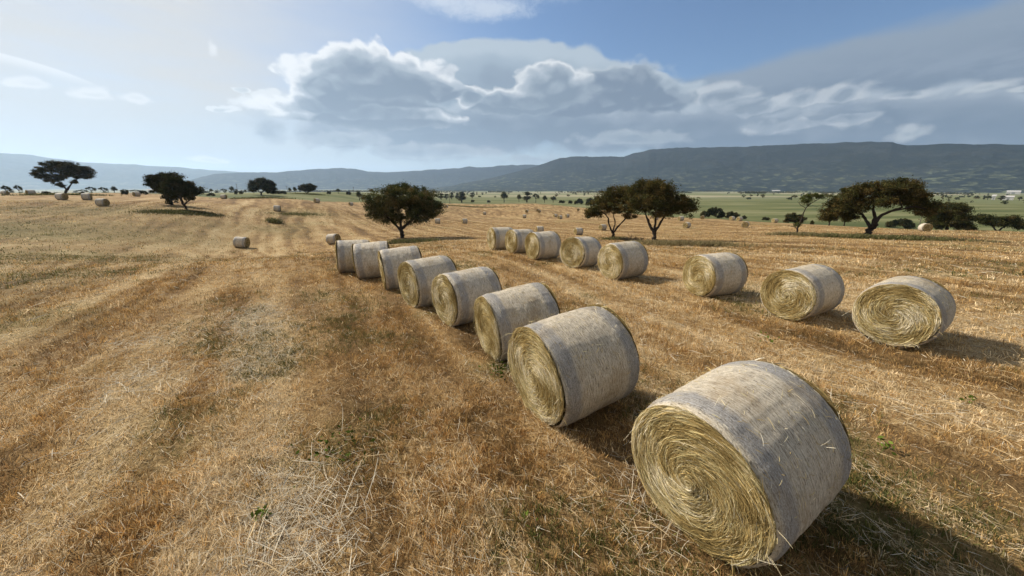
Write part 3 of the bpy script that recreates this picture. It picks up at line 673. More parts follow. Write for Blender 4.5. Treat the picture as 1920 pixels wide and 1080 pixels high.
def crown_leaves(blobs, g, pal, size, dens, clump=.45, hollow=.35, flat=.7):
    """blobs: centre(3), radii(3). clumps of leaves fill each blob unevenly; returns verts, faces, colours, clump centres"""
    Ps = []; Cs = []; cents = []
    for c, rad in blobs:
        vol = rad[0]*rad[1]*rad[2]; nc = max(5, int(dens*vol**.72))
        d = g.normal(size=(nc, 3)); d /= np.linalg.norm(d, axis=1)[:, None]
        d *= (hollow+(1-hollow)*g.random(nc)**.6)[:, None]; cc = np.array(c)+d*np.array(rad)
        cents.append(cc)
        for q in cc:
            k = int(g.integers(60, 130)); cr = clump*(.55+.8*g.random())
            off = g.normal(size=(k, 3))*np.array((cr, cr, cr*flat))*.6
            Ps.append(q+off); base = pal[g.integers(0, len(pal))]*(.75+.55*g.random()); Cs.append(np.broadcast_to(base, (k, 3))*(.75+.5*g.random(k))[:, None])
    P = np.concatenate(Ps); C = np.concatenate(Cs); V, F, C = leaf_quads(P, np.full(len(P), size), g, C)
    return V, F, C, np.concatenate(cents)
def wobble(a, b, g, amt, n=6):
    s = np.linspace(0, 1, n)[:, None]; L = np.linalg.norm(np.array(b)-a)
    w = np.cumsum(g.normal(size=(n, 3)), axis=0)*amt*L/n; w -= s*w[-1]; w -= w[0]*(1-s)
    return a+(np.array(b)-a)*s+w+np.array([0, 0, 1.])*(np.sin(s*np.pi)*L*.06)
def hero_tree(label, base_px, trunks, blobs, pal, seed, size=.085, dens=26, clump=.42, hollow=.3, twigs=34, name='oak_tree', cat='tree', group='oaks left standing in the field', depth=.85):
    g = np.random.default_rng(seed); B = march(base_px[0], base_px[1], near_z, 500); B[2] = gz(B[0], B[1])-.06
    az = math.atan2(B[0], B[1]); nrm = np.array([math.sin(az), math.cos(az), 0]); rt = np.array([math.cos(az), -math.sin(az), 0])
    C0 = np.array([0, 0, CH])
    def P(px, py, dd=0.0):
        d = ray(px, py); tt = np.dot(B-C0, nrm)/np.dot(d, nrm); return C0+tt*d-B+nrm*dd
    e = empty(name, loc=tuple(B)); tag(e, label, cat, group)
    bl = []
    for (cx, cy, rx, ry) in blobs:
        c = P(cx, cy); wx = abs(np.dot(P(cx+rx, cy)-c, rt)); hz = abs((P(cx, cy-ry)-c)[2])
        c = c+nrm*g.normal(0, wx*.25); M = np.array([wx*abs(rt[0])+wx*depth*abs(nrm[0]), wx*abs(rt[1])+wx*depth*abs(nrm[1]), hz]); bl.append((c, M))
    V, F, C, cents = crown_leaves(bl, g, pal, size, dens, clump, hollow)
    ok = V[:, 2].reshape(-1, 4).min(1) > .15; F = F[ok]
    obj('crown', mesh('crown', V, [F], M_leaf, C), e)
    mb = MB(); tips = []
    for path, rads in trunks:
        pts = [P(px, py, dd) for px, py, dd in path]; pts = np.array(pts)
        # resample for a knotty stem
        s = np.linspace(0, len(pts)-1, len(pts)*3); q = np.stack([np.interp(s, np.arange(len(pts)), pts[:, j]) for j in range(3)], 1)
        rr = np.interp(s, np.arange(len(pts)), rads); q[1:-1] += g.normal(size=(len(q)-2, 3))*rr[1:-1, None]*.22
        Vt, Ft = tube(q, rr*(1+.12*g.normal(size=len(rr))), 9); mb.add(Vt, Ft); tips += [(q[k], rr[k]) for k in range(len(q)//2, len(q))]
    order = g.permutation(len(cents))[:twigs]
    for k in order:
        c = cents[k]; dist = [np.linalg.norm(c-q)+(.8 if q[2] > c[2]+.3 else 0) for q, r in tips]; q, r = tips[int(np.argmin(dist))]
        Lk = np.linalg.norm(c-q)
        if Lk < .3: continue
        pth = wobble(q, c, g, .35, 7); r0 = min(r*.75, .03+.02*Lk); Vt, Ft = tube(pth, np.linspace(r0, .012, 7), 6); mb.add(Vt, Ft)
        tips += [(pth[j], r0*(1-j/8)) for j in (3, 4, 5)]
    obj('trunk', mb.mesh('trunk', M_bark, True), e)
    return e
hero_tree('round bushy dark oak with a short forked trunk behind the nearer bale row', (755, 446),
 [([(755, 447, 0), (753, 436, 0), (750, 428, 0)], [.34, .25, .24]), ([(750, 430, 0), (735, 415, .3), (718, 400, .4), (706, 385, .5)], [.2, .15, .10, .05]), ([(752, 430, 0), (770, 414, -.3), (788, 400, -.5), (800, 388, -.5)], [.2, .14, .10, .05]), ([(751, 430, 0), (752, 410, .2), (748, 390, 0), (750, 370, 0)], [.18, .13, .09, .05])],
 [(715, 378, 33, 24), (757, 364, 40, 19), (795, 376, 30, 22), (812, 393, 18, 15), (706, 395, 22, 18), (757, 391, 38, 20), (730, 408, 24, 12), (792, 405, 24, 14), (745, 356, 22, 11), (775, 415, 12, 6)],
 GREENS*1.3, 101, .08, 22, .40, .25, 50)
hero_tree('left oak of the pair, brown crown over slim twisting branches', (1149, 449),
 [([(1149, 450, 0), (1150, 440, 0), (1149, 434, 0)], [.24, .18, .17]), ([(1149, 436, 0), (1143, 424, 0), (1140, 408, .2), (1130, 398, .2)], [.13, .10, .08, .04]), ([(1150, 436, 0), (1160, 424, 0), (1172, 410, -.2), (1180, 396, -.2)], [.14, .11, .08, .04]), ([(1149, 434, 0), (1154, 418, .2), (1150, 404, .2), (1156, 385, 0)], [.10, .07, .06, .03])],
 [(1130, 382, 22, 17), (1155, 362, 25, 14), (1178, 360, 22, 13), (1163, 385, 28, 16), (1120, 398, 20, 8), (1104, 403, 10, 7), (1190, 385, 14, 14), (1143, 371, 20, 12), (1182, 404, 12, 6)],
 BROWNS, 102, .075, 28, .36, .2, 40)
hero_tree('right oak of the pair, tall reddish brown crown on a deep forked trunk', (1227, 453),
 [([(1227, 454, 0), (1227, 444, 0), (1227, 432, 0)], [.28, .22, .24]), ([(1226, 436, 0), (1219, 424, 0), (1213, 408, .2), (1207, 392, .2)], [.18, .14, .11, .05]), ([(1228, 434, 0), (1229, 418, .2), (1230, 402, .2), (1226, 380, 0)], [.14, .11, .09, .05]), ([(1228, 434, 0), (1236, 422, 0), (1246, 404, -.3), (1258, 390, -.3)], [.16, .12, .09, .05])],
 [(1205, 358, 24, 18), (1235, 350, 27, 13), (1252, 364, 18, 15), (1225, 374, 34, 20), (1200, 385, 22, 16), (1258, 385, 22, 17), (1282, 390, 20, 18), (1298, 386, 11, 12), (1240, 398, 20, 8), (1215, 345, 22, 9), (1278, 372, 12, 9)],
 BROWNS, 103, .075, 29, .38, .2, 46)
hero_tree('wide spreading oak leaning right with a thick bent trunk', (1624, 446),
 [([(1622, 448, 0), (1626, 437, 0), (1636, 427, 0), (1638, 420, 0)], [.40, .36, .36, .34]), ([(1632, 428, 0), (1625, 414, .2), (1616, 402, .3), (1600, 392, .5)], [.22, .17, .12, .06]), ([(1638, 422, 0), (1648, 408, -.2), (1668, 396, -.3), (1692, 388, -.4)], [.22, .17, .13, .07]), ([(1637, 422, 0), (1640, 406, .3), (1636, 390, .2), (1646, 372, 0)], [.2, .15, .11, .06]), ([(1668, 396, -.3), (1690, 392, -.5), (1715, 386, -.4), (1735, 392, -.4)], [.10, .09, .07, .04])],
 [(1588, 368, 26, 16), (1615, 358, 28, 14), (1650, 353, 32, 13), (1690, 348, 30, 13), (1714, 360, 24, 18), (1660, 374, 36, 14), (1715, 382, 24, 16), (1738, 386, 17, 12), (1580, 390, 28, 16), (1562, 400, 22, 12), (1570, 380, 16, 10), (1552, 408, 12, 7), (1725, 372, 20, 16), (1735, 400, 16, 8), (1608, 384, 24, 14), (1590, 408, 14, 7), (1690, 370, 28, 12), (1750, 392, 10, 8)],
 BROWNS, 104, .078, 32, .40, .2, 52)
hero_tree('thin sapling with a leafless crooked stem and a small green top', (1494, 441),
 [([(1494, 442, 0), (1494, 432, 0), (1497, 424, 0), (1503, 412, 0), (1506, 400, 0), (1511, 390, 0), (1522, 380, 0), (1540, 371, 0)], [.13, .11, .10, .08, .07, .06, .045, .02]), ([(1494, 428, 0), (1487, 425, .1), (1476, 423, .1)], [.06, .045, .02]), ([(1511, 390, 0), (1502, 385, 0), (1495, 378, 0)], [.04, .03, .015]), ([(1514, 387, 0), (1524, 386, 0), (1535, 388, 0)], [.03, .025, .012])],
 [(1512, 377, 9, 9), (1522, 367, 14, 5), (1540, 368, 10, 6), (1506, 372, 5, 6), (1494, 421, 10, 2.5)],
 OLIVE, 105, .06, 44, .22, .1, 12)
hero_tree('rounded dark tree beside the large pale bale', (1780, 431),
 [([(1775, 432, 0), (1776, 424, 0), (1778, 412, 0), (1780, 400, 0)], [.25, .2, .16, .08]), ([(1776, 424, 0), (1792, 414, 0), (1802, 404, 0)], [.14, .1, .05])],
 [(1770, 402, 30, 15), (1795, 398, 24, 15), (1780, 388, 28, 8), (1800, 414, 22, 12), (1765, 418, 26, 9), (1808, 424, 16, 6)], GREENS*.9, 106, .10, 26, .5, .1, 20)
hero_tree('low double stemmed bushy tree at the right end of the field edge', (1868, 432),
 [([(1868, 433, 0), (1862, 424, 0), (1850, 415, 0)], [.16, .12, .06]), ([(1872, 433, 0), (1884, 424, 0), (1895, 416, 0)], [.16, .12, .06])],
 [(1850, 412, 20, 9), (1875, 416, 20, 9), (1898, 415, 20, 11), (1912, 424, 9, 8), (1838, 408, 9, 6)], GREENS*.9, 107, .10, 26, .45, .1, 18)
hero_tree('flat topped umbrella shaped oak alone on the left crest', (122, 365),
 [([(123, 366, 0), (124, 360, 0), (126, 354, 0)], [.42, .32, .34]), ([(126, 356, 0), (116, 346, 0), (107, 338, .5), (98, 330, .5)], [.26, .2, .14, .07]), ([(126, 356, 0), (133, 346, 0), (142, 338, -.5), (155, 330, -.5)], [.26, .2, .14, .07])],
 [(82, 320, 17, 8), (98, 312, 20, 10), (108, 305, 17, 5), (128, 309, 17, 5), (74, 330, 11, 6), (160, 327, 13, 7), (128, 326, 14, 6), (112, 346, 9, 5), (140, 341, 9, 4), (90, 339, 9, 4), (125, 316, 24, 9), (143, 319, 18, 8), (160, 320, 16, 8), (88, 332, 14, 6), (112, 330, 18, 8), (150, 332, 14, 4), (68, 324, 9, 4), (170, 330, 7, 4), (100, 340, 10, 4)], GREENS*.75, 108, .12, 11, .46, .15, 60)
hero_tree('leaning oak with a bare slanting trunk, in front of its darker neighbour', (350, 392),
 [([(350, 393, 0), (345, 384, 0), (340, 376, 0), (336, 366, 0)], [.22, .18, .17, .12]), ([(345, 384, 0), (352, 378, 0), (362, 372, 0)], [.12, .1, .05]), ([(340, 376, 0), (338, 362, 0), (345, 350, 0)], [.12, .09, .05])],
 [(330, 345, 22, 10), (345, 352, 20, 13), (318, 356, 15, 11), (362, 360, 12, 9), (374, 357, 8, 5), (340, 364, 20, 9), (355, 372, 9, 4), (325, 338, 15, 6)], GREENS*.7, 109, .10, 20, .38, .15, 34)
hero_tree('dark round oak half hidden behind the leaning oak', (322, 384),
 [([(322, 385, 0), (320, 376, 0), (316, 366, 0), (312, 352, 0)], [.3, .24, .2, .1])],
 [(300, 335, 20, 10), (318, 330, 20, 7), (288, 342, 14, 9), (310, 348, 24, 12), (322, 370, 14, 14), (300, 350, 15, 8)], GREENS*.6, 110, .11, 19, .45, .1, 24)
hero_tree('dark round headed oak on the crest in the middle left', (490, 371),
 [([(490, 372, 0), (490, 366, 0), (489, 360, 0)], [.4, .32, .28]), ([(489, 362, 0), (482, 356, 0), (476, 352, 0)], [.2, .15, .08]), ([(490, 362, 0), (497, 356, 0), (506, 352, 0)], [.2, .15, .08])],
 [(480, 345, 12, 8), (492, 339, 12, 5), (503, 346, 11, 8), (490, 350, 20, 7), (472, 356, 6, 4), (508, 358, 8, 4), (474, 351, 8, 4), (510, 354, 7, 3), (513, 360, 8, 3)], GREENS*.7, 111, .15, 11, .6, .1, 28)
hero_tree('small umbrella shaped oak right of the round headed crest oak', (577, 371),
 [([(577, 372, 0), (577, 366, 0), (576, 361, 0)], [.36, .28, .24]), ([(576, 363, 0), (569, 357, 0), (564, 353, 0)], [.2, .14, .07]), ([(576, 363, 0), (582, 357, 0), (587, 353, 0)], [.2, .14, .07])],
 [(567, 352, 8, 4.5), (577, 349, 10, 4.5), (586, 351, 6, 5), (580, 354, 10, 4), (576, 355, 12, 3.5)], GREENS*.7, 112, .15, 12, .6, .1, 18)

# small trees and bushes further off: a few kinds, copied
def kind_tree(seed, blobs, pal, leaf=.16, trunk_h=.3):
    g = np.random.default_rng(seed); bl = [(np.array((x*1., g.normal(0, .1), z)), np.array((rx, rx*.9, rz))) for x, z, rx, rz in blobs]
    V, F, C, cents = crown_leaves(bl, g, pal, leaf, 150 if trunk_h < .15 else 95, .13, .15)
    V[:, 2] = np.maximum(V[:, 2], .01)
    crown = mesh('crown', V, [F], M_leaf, C); mb = MB()
    Vt, Ft = tube([(0, 0, -.05), (.02, 0, trunk_h*.5), (-.01, 0, trunk_h+.1), (0, 0, .7)], [.05, .04, .035, .012], 7); mb.add(Vt, Ft)
    for c in cents[g.permutation(len(cents))[:7]]:
        Vt, Ft = tube(wobble(np.array((0, 0, trunk_h)), c, g, .2, 5), np.linspace(.025, .006, 5), 5); mb.add(Vt, Ft)
    return crown, mb.mesh('trunk', M_bark, True)
G6 = GREENS*.85
KT = [kind_tree(201, [(-.2, .68, .3, .17), (.22, .70, .3, .18), (0, .82, .3, .14), (.05, .58, .4, .16)], G6, .035),
      kind_tree(202, [(-.3, .72, .32, .13), (.3, .75, .34, .14), (0, .86, .36, .11), (.45, .62, .2, .1)], G6, .035, .4),
      kind_tree(203, [(0, .55, .26, .3), (.05, .8, .18, .18), (-.1, .4, .24, .2)], G6, .035, .2)]
KB = [kind_tree(211, [(-.5, .4, .5, .32), (.3, .45, .55, .4), (.9, .3, .4, .25), (0, .6, .4, .3), (-.9, .28, .35, .24)], G6*.9, .05, .1)[0],
      kind_tree(212, [(-.3, .42, .5, .38), (.35, .4, .5, .36), (0, .55, .45, .35)], G6*.9, .05, .1)[0]]
KB = [k for k in KB]
def far_tree(l, r, tp, bs, kind, label, fn=ground_z, dist=None, group='small far trees on the plain'):
    cx = (l+r)/2
    if dist is None: P = march(cx, bs, fn)
    else:
        a = azel(cx, bs)[0]; P = np.array([dist*math.sin(a), dist*math.cos(a), 0])
    if P is None: return
    x, y = P[0], P[1]; z = gz(x, y); Y = y; H = (bs-tp)/FPX*math.cos(PIT)**2*Y
    W = (r-l)/FPX*math.cos(PIT)*Y*math.cos(math.atan2(x, y)); rot = random.uniform(-.5, .5)-math.atan2(x, y)
    if kind[0] == 't':
        crown, trunk = KT[int(kind[1])]; wd = W/(1.25, 1.5, .62)[int(kind[1])]
        e = empty('tree', loc=(x, y, z)); tag(e, label, 'tree', group); e.rotation_euler = (0, 0, rot); e.scale = (wd, wd, H)
        obj('crown', crown, e); obj('trunk', trunk, e)
    else:
        k = int(kind[1]); me = KB[k]; wd = W/(2.6, 1.7)[k]
        e = obj('bush', me); e.location = (x, y, z-.05); e.rotation_euler = (0, 0, rot); e.scale = (wd, wd, H/.95); tag(e, label, 'bush', 'bushes along the field edge')
FT = [
 (1462,1512,397,419,'b1','round dark bush close behind the thin sapling'), (1650,1722,407,428,'b0','long low dark hedge bush under the wide spreading oak'),
 (1533,1575,402,423,'t0','small pale green tree left of the wide spreading oak'), (1562,1602,404,424,'t0','dark small tree touching the left crown edge of the spreading oak'),
 (1308,1362,386,409,'b0','big dark hedge clump right of the oak pair'), (1356,1387,395,410,'b1','short dark hedge clump ending the hedge to the right'),
 (1389,1401,403,411,'b1','tiny bush right of the low pale bale'), (1426,1444,406,413,'b1','little dark bush alone on the field edge left of the whitish bale'), (1517,1527,412,421,'b1','small dark shrub just right of the sapling stem'),
 (1750,1770,420,431,'b1','dark shrub at the left foot of the rounded tree'), (1815,1835,424,432,'b1','low shrub right of the rounded tree'),
 (855,876,360,380,'t2','dark upright tree right of the pole in the far middle'), (934,956,360,380,'t0','round dark tree alone at the far field edge'),
 (967,979,365,379,'t0','small greenish tree left of the dark central clump tree'), (978,997,359,379.5,'t2','taller dark tree in the far central clump'),
 (996,1013,363,380,'t1','thin crowned tree right of the taller central tree'), (1014,1028,367,380,'t0','dark tree in the right half of the far central clump'),
 (1029,1045,368,380,'t0','rightmost tree of the far central clump'), (1046,1060,375,381,'b1','low bush right of the far central clump'),
 (1064,1074,375,382,'b1','small bush between the central clump and the wide bush'), (1075,1095,371,383,'b0','wide dark bush at the far edge left of the oak pair'), (1095,1118,370,386,'b1','dark bush touching the left crown of the oak pair'),
 (882,890,374,379,'b1','tiny bush right of the upright tree in the far green strip'), (912,920,375,380,'b1','tiny bush left of the round dark far tree'),
 (664,684,359,376,'t0','dark tree half hidden behind the left side of the round bushy oak')]
for q in FT: far_tree(*q)
# beyond the left crest, standing on the lower plain with their feet hidden
FC = [
 (0,27,343,361,'t1',190,'spreading tree at the left edge of the picture beyond the crest'), (26,47,343,361,'t1',200,'thin spreading tree second from the left edge beyond the crest'),
 (74,101,356,364,'b0',165,'dark bush left of the flat topped oak trunk'), (145,164,358,364,'b1',165,'small dark bush right of the flat topped oak trunk'),
 (225,243,356,365,'b1',175,'brown bush left of the end on bale beyond the crest'), (256,280,356,365,'b0',180,'grey bush right of the end on bale beyond the crest'),
 (279,290,355,361,'b1',240,'small bush left of the leaning oak pair'), (386,405,360,367,'b0',190,'low dark bush right of the leaning oak pair'),
 (439,447,360,367,'b1',210,'little bush left of the round headed crest oak'), (448,458,361,367,'b1',212,'little bush nearest the round headed crest oak on its left'),
 (505,520,356,367,'t0',230,'grey small tree behind the round headed crest oak'), (520,540,361,368,'b0',215,'low bush between the two crest oaks'),
 (540,550,358,368,'t0',230,'small tree just left of the umbrella shaped oak'), (548,561,357,368,'t0',235,'greyish tree touching the left of the umbrella shaped oak'),
 (612,622,362,368,'b1',240,'tiny dark bush right of the umbrella shaped oak'), (628,642,359,368,'t0',250,'small tree midway between umbrella oak and bushy oak'), (648,660,361,368,'b1',250,'bush left of the half hidden dark tree'),
 (143,165,344,352,'t1',330,'far grey tree right behind the flat topped oak'), (158,182,339,352,'t1',340,'domed far tree right of the flat topped oak crown'), (180,205,340,352,'t1',345,'second domed far tree right of the flat topped oak'),
 (203,223,341,354,'t0',330,'far tree with a tall thin tip right of the domed pair'), (222,242,344,352,'t1',350,'low flat far tree in the grey line left of the dark oaks'), (240,266,345,352,'t1',355,'last low far tree before the dark leaning oaks'),
 (390,402,351,359,'t0',420,'hazy far tree right of the leaning oaks'), (412,428,351,359,'t1',430,'hazy wide far tree above the small crest bale'), (428,442,347,359,'t0',430,'taller hazy far tree left of the round headed oak'), (455,466,354,360,'t0',440,'small hazy tree left edge of the round headed oak')]
for l, r, tp, bs, k, dist, lab in FC: far_tree(l, r, tp, bs, k, lab, dist=dist, group='far trees beyond the left crest')
# poplar like clump and single far trees, hazy
for l, r, tp, bs, k, dist, lab in [(820,833,354,366,'t2',560,'leftmost hazy tall tree of the far poplar clump'), (831,842,355,366,'t2',570,'second hazy tall tree of the far poplar clump'), (841,852,353,366,'t2',580,'third hazy tall tree of the far poplar clump'), (852,861,354,366,'t2',585,'fourth hazy tall tree of the far poplar clump'), (859,872,351,366,'t2',565,'tallest hazy tree at the right end of the far poplar clump'), (880,890,353,364,'t2',640,'lone thin hazy tree right of the poplar clump'),
 (1842,1862,365,373,'t0',900,'tree left of the white farm buildings'), (1868,1886,364,373,'t2',900,'tree between the white farm buildings'), (1904,1919,366,374,'t0',880,'tree right of the white farm buildings at the picture edge')]:
    far_tree(l, r, tp, bs, k, lab, dist=dist, group='hazy far trees on the plain')

def distant_trees():
    """the many tiny trees dotting the plain towards the hills"""
    g = np.random.default_rng(31); Ps = []; Cs = []; Sz = []
    for _ in range(620):
        px = g.uniform(-300, 2250); dist = float(np.exp(g.uniform(math.log(650), math.log(4200)))); a = azel(px, 360)[0]
        if fbm(np.array([a*14]), np.array([dist/900.]), 17)[0] < .47: continue
        x = dist*math.sin(a); y = dist*math.cos(a); z = gz(x, y); h = g.uniform(2.5, 7); w = g.uniform(2.5, 8)
        k = 46; d = g.normal(size=(k, 3)); d /= np.linalg.norm(d, axis=1)[:, None]; d *= (g.random(k)**.4)[:, None]
        Ps.append(np.array((x, y, z+h*.5))+d*np.array((w*.5, w*.5, h*.5))); Sz.append(np.full(k, max(h, w)*.17)); Cs.append(np.broadcast_to(GREENS[g.integers(0, 5)], (k, 3)))
    for _ in range(46):                                     # hedgerow trees in lines, thicker towards the hill foot
        dist = g.uniform(1500, 3500); a0 = g.uniform(-.75, .8); a1 = a0+g.uniform(.02, .12); sl = g.uniform(-250, 250)
        for q in np.linspace(0, 1, int(g.integers(10, 34))):
            a = a0+(a1-a0)*q; dd = dist+sl*q+g.normal(0, 12); x = dd*math.sin(a); y = dd*math.cos(a); h = g.uniform(3, 9); w = g.uniform(5, 14); k = 30
            d = g.normal(size=(k, 3)); d /= np.linalg.norm(d, axis=1)[:, None]; d *= (g.random(k)**.4)[:, None]
            Ps.append(np.array((x, y, gz(x, y)+h*.5))+d*np.array((w*.5, w*.5, h*.5))); Sz.append(np.full(k, max(h, w)*.2)); Cs.append(np.broadcast_to(GREENS[g.integers(0, 5)], (k, 3)))
    V, F, C = leaf_quads(np.concatenate(Ps), np.concatenate(Sz), g, np.concatenate(Cs))
    o = obj('distant_trees', mesh('distant_trees', V, [F], M_leaf, C)); tag(o, 'specks of trees scattered over the far plain below the hills', 'trees', kind='stuff')
distant_trees()

# ------------------------------------------------------------------ poles, sheds, brush
def plain_mat(name, col, rough=.8, var=.25, sc=2.0):
    m, t, o = new_mat(name); n = t.noise(t.coord('Object'), sc, 4.0, .6)
    principled(t, o, t.mix(n, tuple(c*(1-var) for c in col), tuple(c*(1+var) for c in col)), rough, n, .3, .02); return m
M_wood = plain_mat('weathered_pole', (.13, .11, .09), .9); M_white = plain_mat('white_plaster', (.42, .41, .39), .8, .08, .4); M_roof = plain_mat('pale_roof', (.46, .44, .42), .7, .12, .5); M_iron = plain_mat('insulator', (.2, .2, .2), .5)
def pole(px, bs, tp, label, fn=near_z, dist=None):
    if dist is None: P = march(px, bs, fn); x, y = P[0], P[1]
    else: a = azel(px, bs)[0]; x, y = dist*math.sin(a), dist*math.cos(a)
    z = gz(x, y); a, e = azel(px, tp); H = max(5.0, CH+math.hypot(x, y)*math.tan(e)-z)
    root = empty('utility_pole', loc=(x, y, z-.1)); tag(root, label, 'pole', 'utility poles across the plain'); root.rotation_euler = (0, 0, .6)
    mb = MB(); Vt, Ft = tube([(0, 0, 0), (.02, 0, H*.5), (0, 0, H)], [.17, .14, .10], 8); mb.add(Vt, Ft); obj('post', mb.mesh('post', M_wood, True), root)
    mb = MB(); mb.box((-.75, -.05, H-.55), (.75, .06, H-.42)); ca = obj('crossarm', mb.mesh('crossarm', M_wood), root)
    mb = MB()
    for q in (-.65, 0, .65): Vt, Ft = tube([(q, .005, H-.42), (q, .005, H-.32), (q, .005, H-.25)], [.04, .06, .03], 6); mb.add(Vt, Ft)
    obj('insulators', mb.mesh('insulators', M_iron), ca)
pole(843.5, 382, 363, 'thin utility pole left of the upright far tree')
pole(1724, 421, 393, 'thin utility pole under the right side of the wide spreading oak', fn=ground_z)
pole(540, 366, 351, 'thin pole between the two crest oaks', dist=330)
pole(664, 366, 351, 'thin pole above the half hidden dark tree', dist=330)
pole(446, 362, 344, 'thin pole left of the round headed crest oak', dist=380)
def shed(px, py, wpx, hpx, dist, label):
    a = azel(px, py)[0]; x, y = dist*math.sin(a), dist*math.cos(a); z = gz(x, y); top = CH+math.hypot(x, y)*math.tan(azel(px, py-hpx/2)[1])
    bot = CH+math.hypot(x, y)*math.tan(azel(px, py+hpx/2)[1]); W = wpx/FPX*dist*math.cos(a)*math.cos(a); H = max(2.6, hpx/FPX*dist)
    root = empty('farm_shed', loc=(x, y, z-.2)); root.rotation_euler = (0, 0, -a); tag(root, label, 'shed', 'white farm sheds on the plain')
    D = min(W*.6, 14); wall = MB(); wall.box((-W/2, -D/2, 0), (W/2, D/2, H*.68)); obj('wall', wall.mesh('wall', M_white), root)
    r = MB(); h0 = H*.68+.004; V = np.array([(-W/2-.4, -D/2-.5, h0), (W/2+.4, -D/2-.5, h0), (W/2+.4, D/2+.5, h0), (-W/2-.4, D/2+.5, h0), (-W/2-.4, 0, H), (W/2+.4, 0, H)])
    me = mesh('roof', V, [[(0, 1, 5, 4), (2, 3, 4, 5), (3, 2, 1, 0)], [(0, 4, 3), (1, 2, 5)]], M_roof); obj('roof', me, root)
    dm = MB(); dm.box((-W*.12, -D/2-.06, 0), (W*.12, -D/2-.004, H*.5)); obj('door', dm.mesh('door', M_iron), root)
for s in [(1901, 359, 26, 4, 2600, 'long white roofed shed at the foot of the right hill'), (1890, 373, 20, 5, 940, 'low white farm building between the far right trees'), (1863, 371, 7, 6, 930, 'small white house left of the low farm building'),
          (1456, 352.5, 15, 3, 3000, 'white shed at the foot of the hill above the sapling'), (288, 361.5, 18, 3.5, 300, 'low white shed left of the dark leaning oaks')]: shed(*s)

def brush_pile():
    g = np.random.default_rng(77); P = march(1186, 452, near_z, 300); mb = MB()
    for k in range(150):
        a = np.array([g.normal(0, .75), g.normal(0, .35), abs(g.normal(.08, .12))]); d = np.array([g.normal(.3, 1), g.normal(0, .5), abs(g.normal(.25, .3))]); d /= np.linalg.norm(d)
        L = g.uniform(.3, 1.0)*math.exp(-abs(a[0])*.4); Vt, Ft = tube(wobble(a, a+d*L, g, .3, 5), np.linspace(.022, .006, 5), 5); mb.add(Vt, Ft)
    o = obj('brush_pile', mb.mesh('brush_pile', M_bark)); o.location = (P[0], P[1], gz(P[0], P[1])); tag(o, 'heap of dark dead branches on the ground between the oak pair trunks', 'brush pile')
brush_pile()

# ------------------------------------------------------------------ stubble, loose straw, tall grass
SPAL = np.array([(.48, .30, .118), (.60, .425, .205), (.35, .20, .08), (.74, .585, .36), (.22, .145, .064), (.53, .325, .118)])
def footprint(x, y):
    m = np.zeros(len(x), bool)
    for hx, hy, yaw, R, _ in HERO:
        c, s = math.cos(R_(yaw)), math.sin(R_(yaw)); dx = x-hx; dy = y-hy; m |= (np.abs(dx*c+dy*s) < .57) & (np.abs(-dx*s+dy*c) < .30)
    return m
def sample(r0, r1, n, azmax=64):
    a = np.radians(rng.uniform(-azmax, azmax, n)); r = np.sqrt(rng.uniform(r0*r0, r1*r1, n)); x = r*np.sin(a); y = r*np.cos(a)
    k = (r < edge_r(a)-2) & ~footprint(x, y); return x[k], y[k], r[k]
def tones(x, y, n):
    """palette mix in patches and along the mown rows"""
    s = x*RP[0]+y*RP[1]; u = x*RD[0]+y*RD[1]; sw = s+(fbm(x*.05, y*.05, 40)-.5)*7
    row = row_tone(x, y); pat = fbm(x*.55, y*.55, 42, 4); f = fbm(x*2.2, y*2.2, 46, 3)
    v = np.clip((row-.5)*1.0+(f-.5)*.9+.53+rng.normal(0, .26, n), 0, .999)
    order = np.array([4, 2, 0, 5, 1, 3]); c = SPAL[order[(v*6).astype(int)]]*(.55+.85*rng.random(n))[:, None]
    w = weed_mask(x, y); gsel = rng.random(n) < np.clip(w*.85+.6*sstep(fbm(x*.35, y*.35, 48, 4), .60, .72), 0, .85)
    gc = np.array([(.13, .13, .038), (.085, .10, .03), (.19, .16, .06)])[rng.integers(0, 3, n)]*(.7+.6*rng.random(n))[:, None]
    return np.where(gsel[:, None], gc, c), row, pat
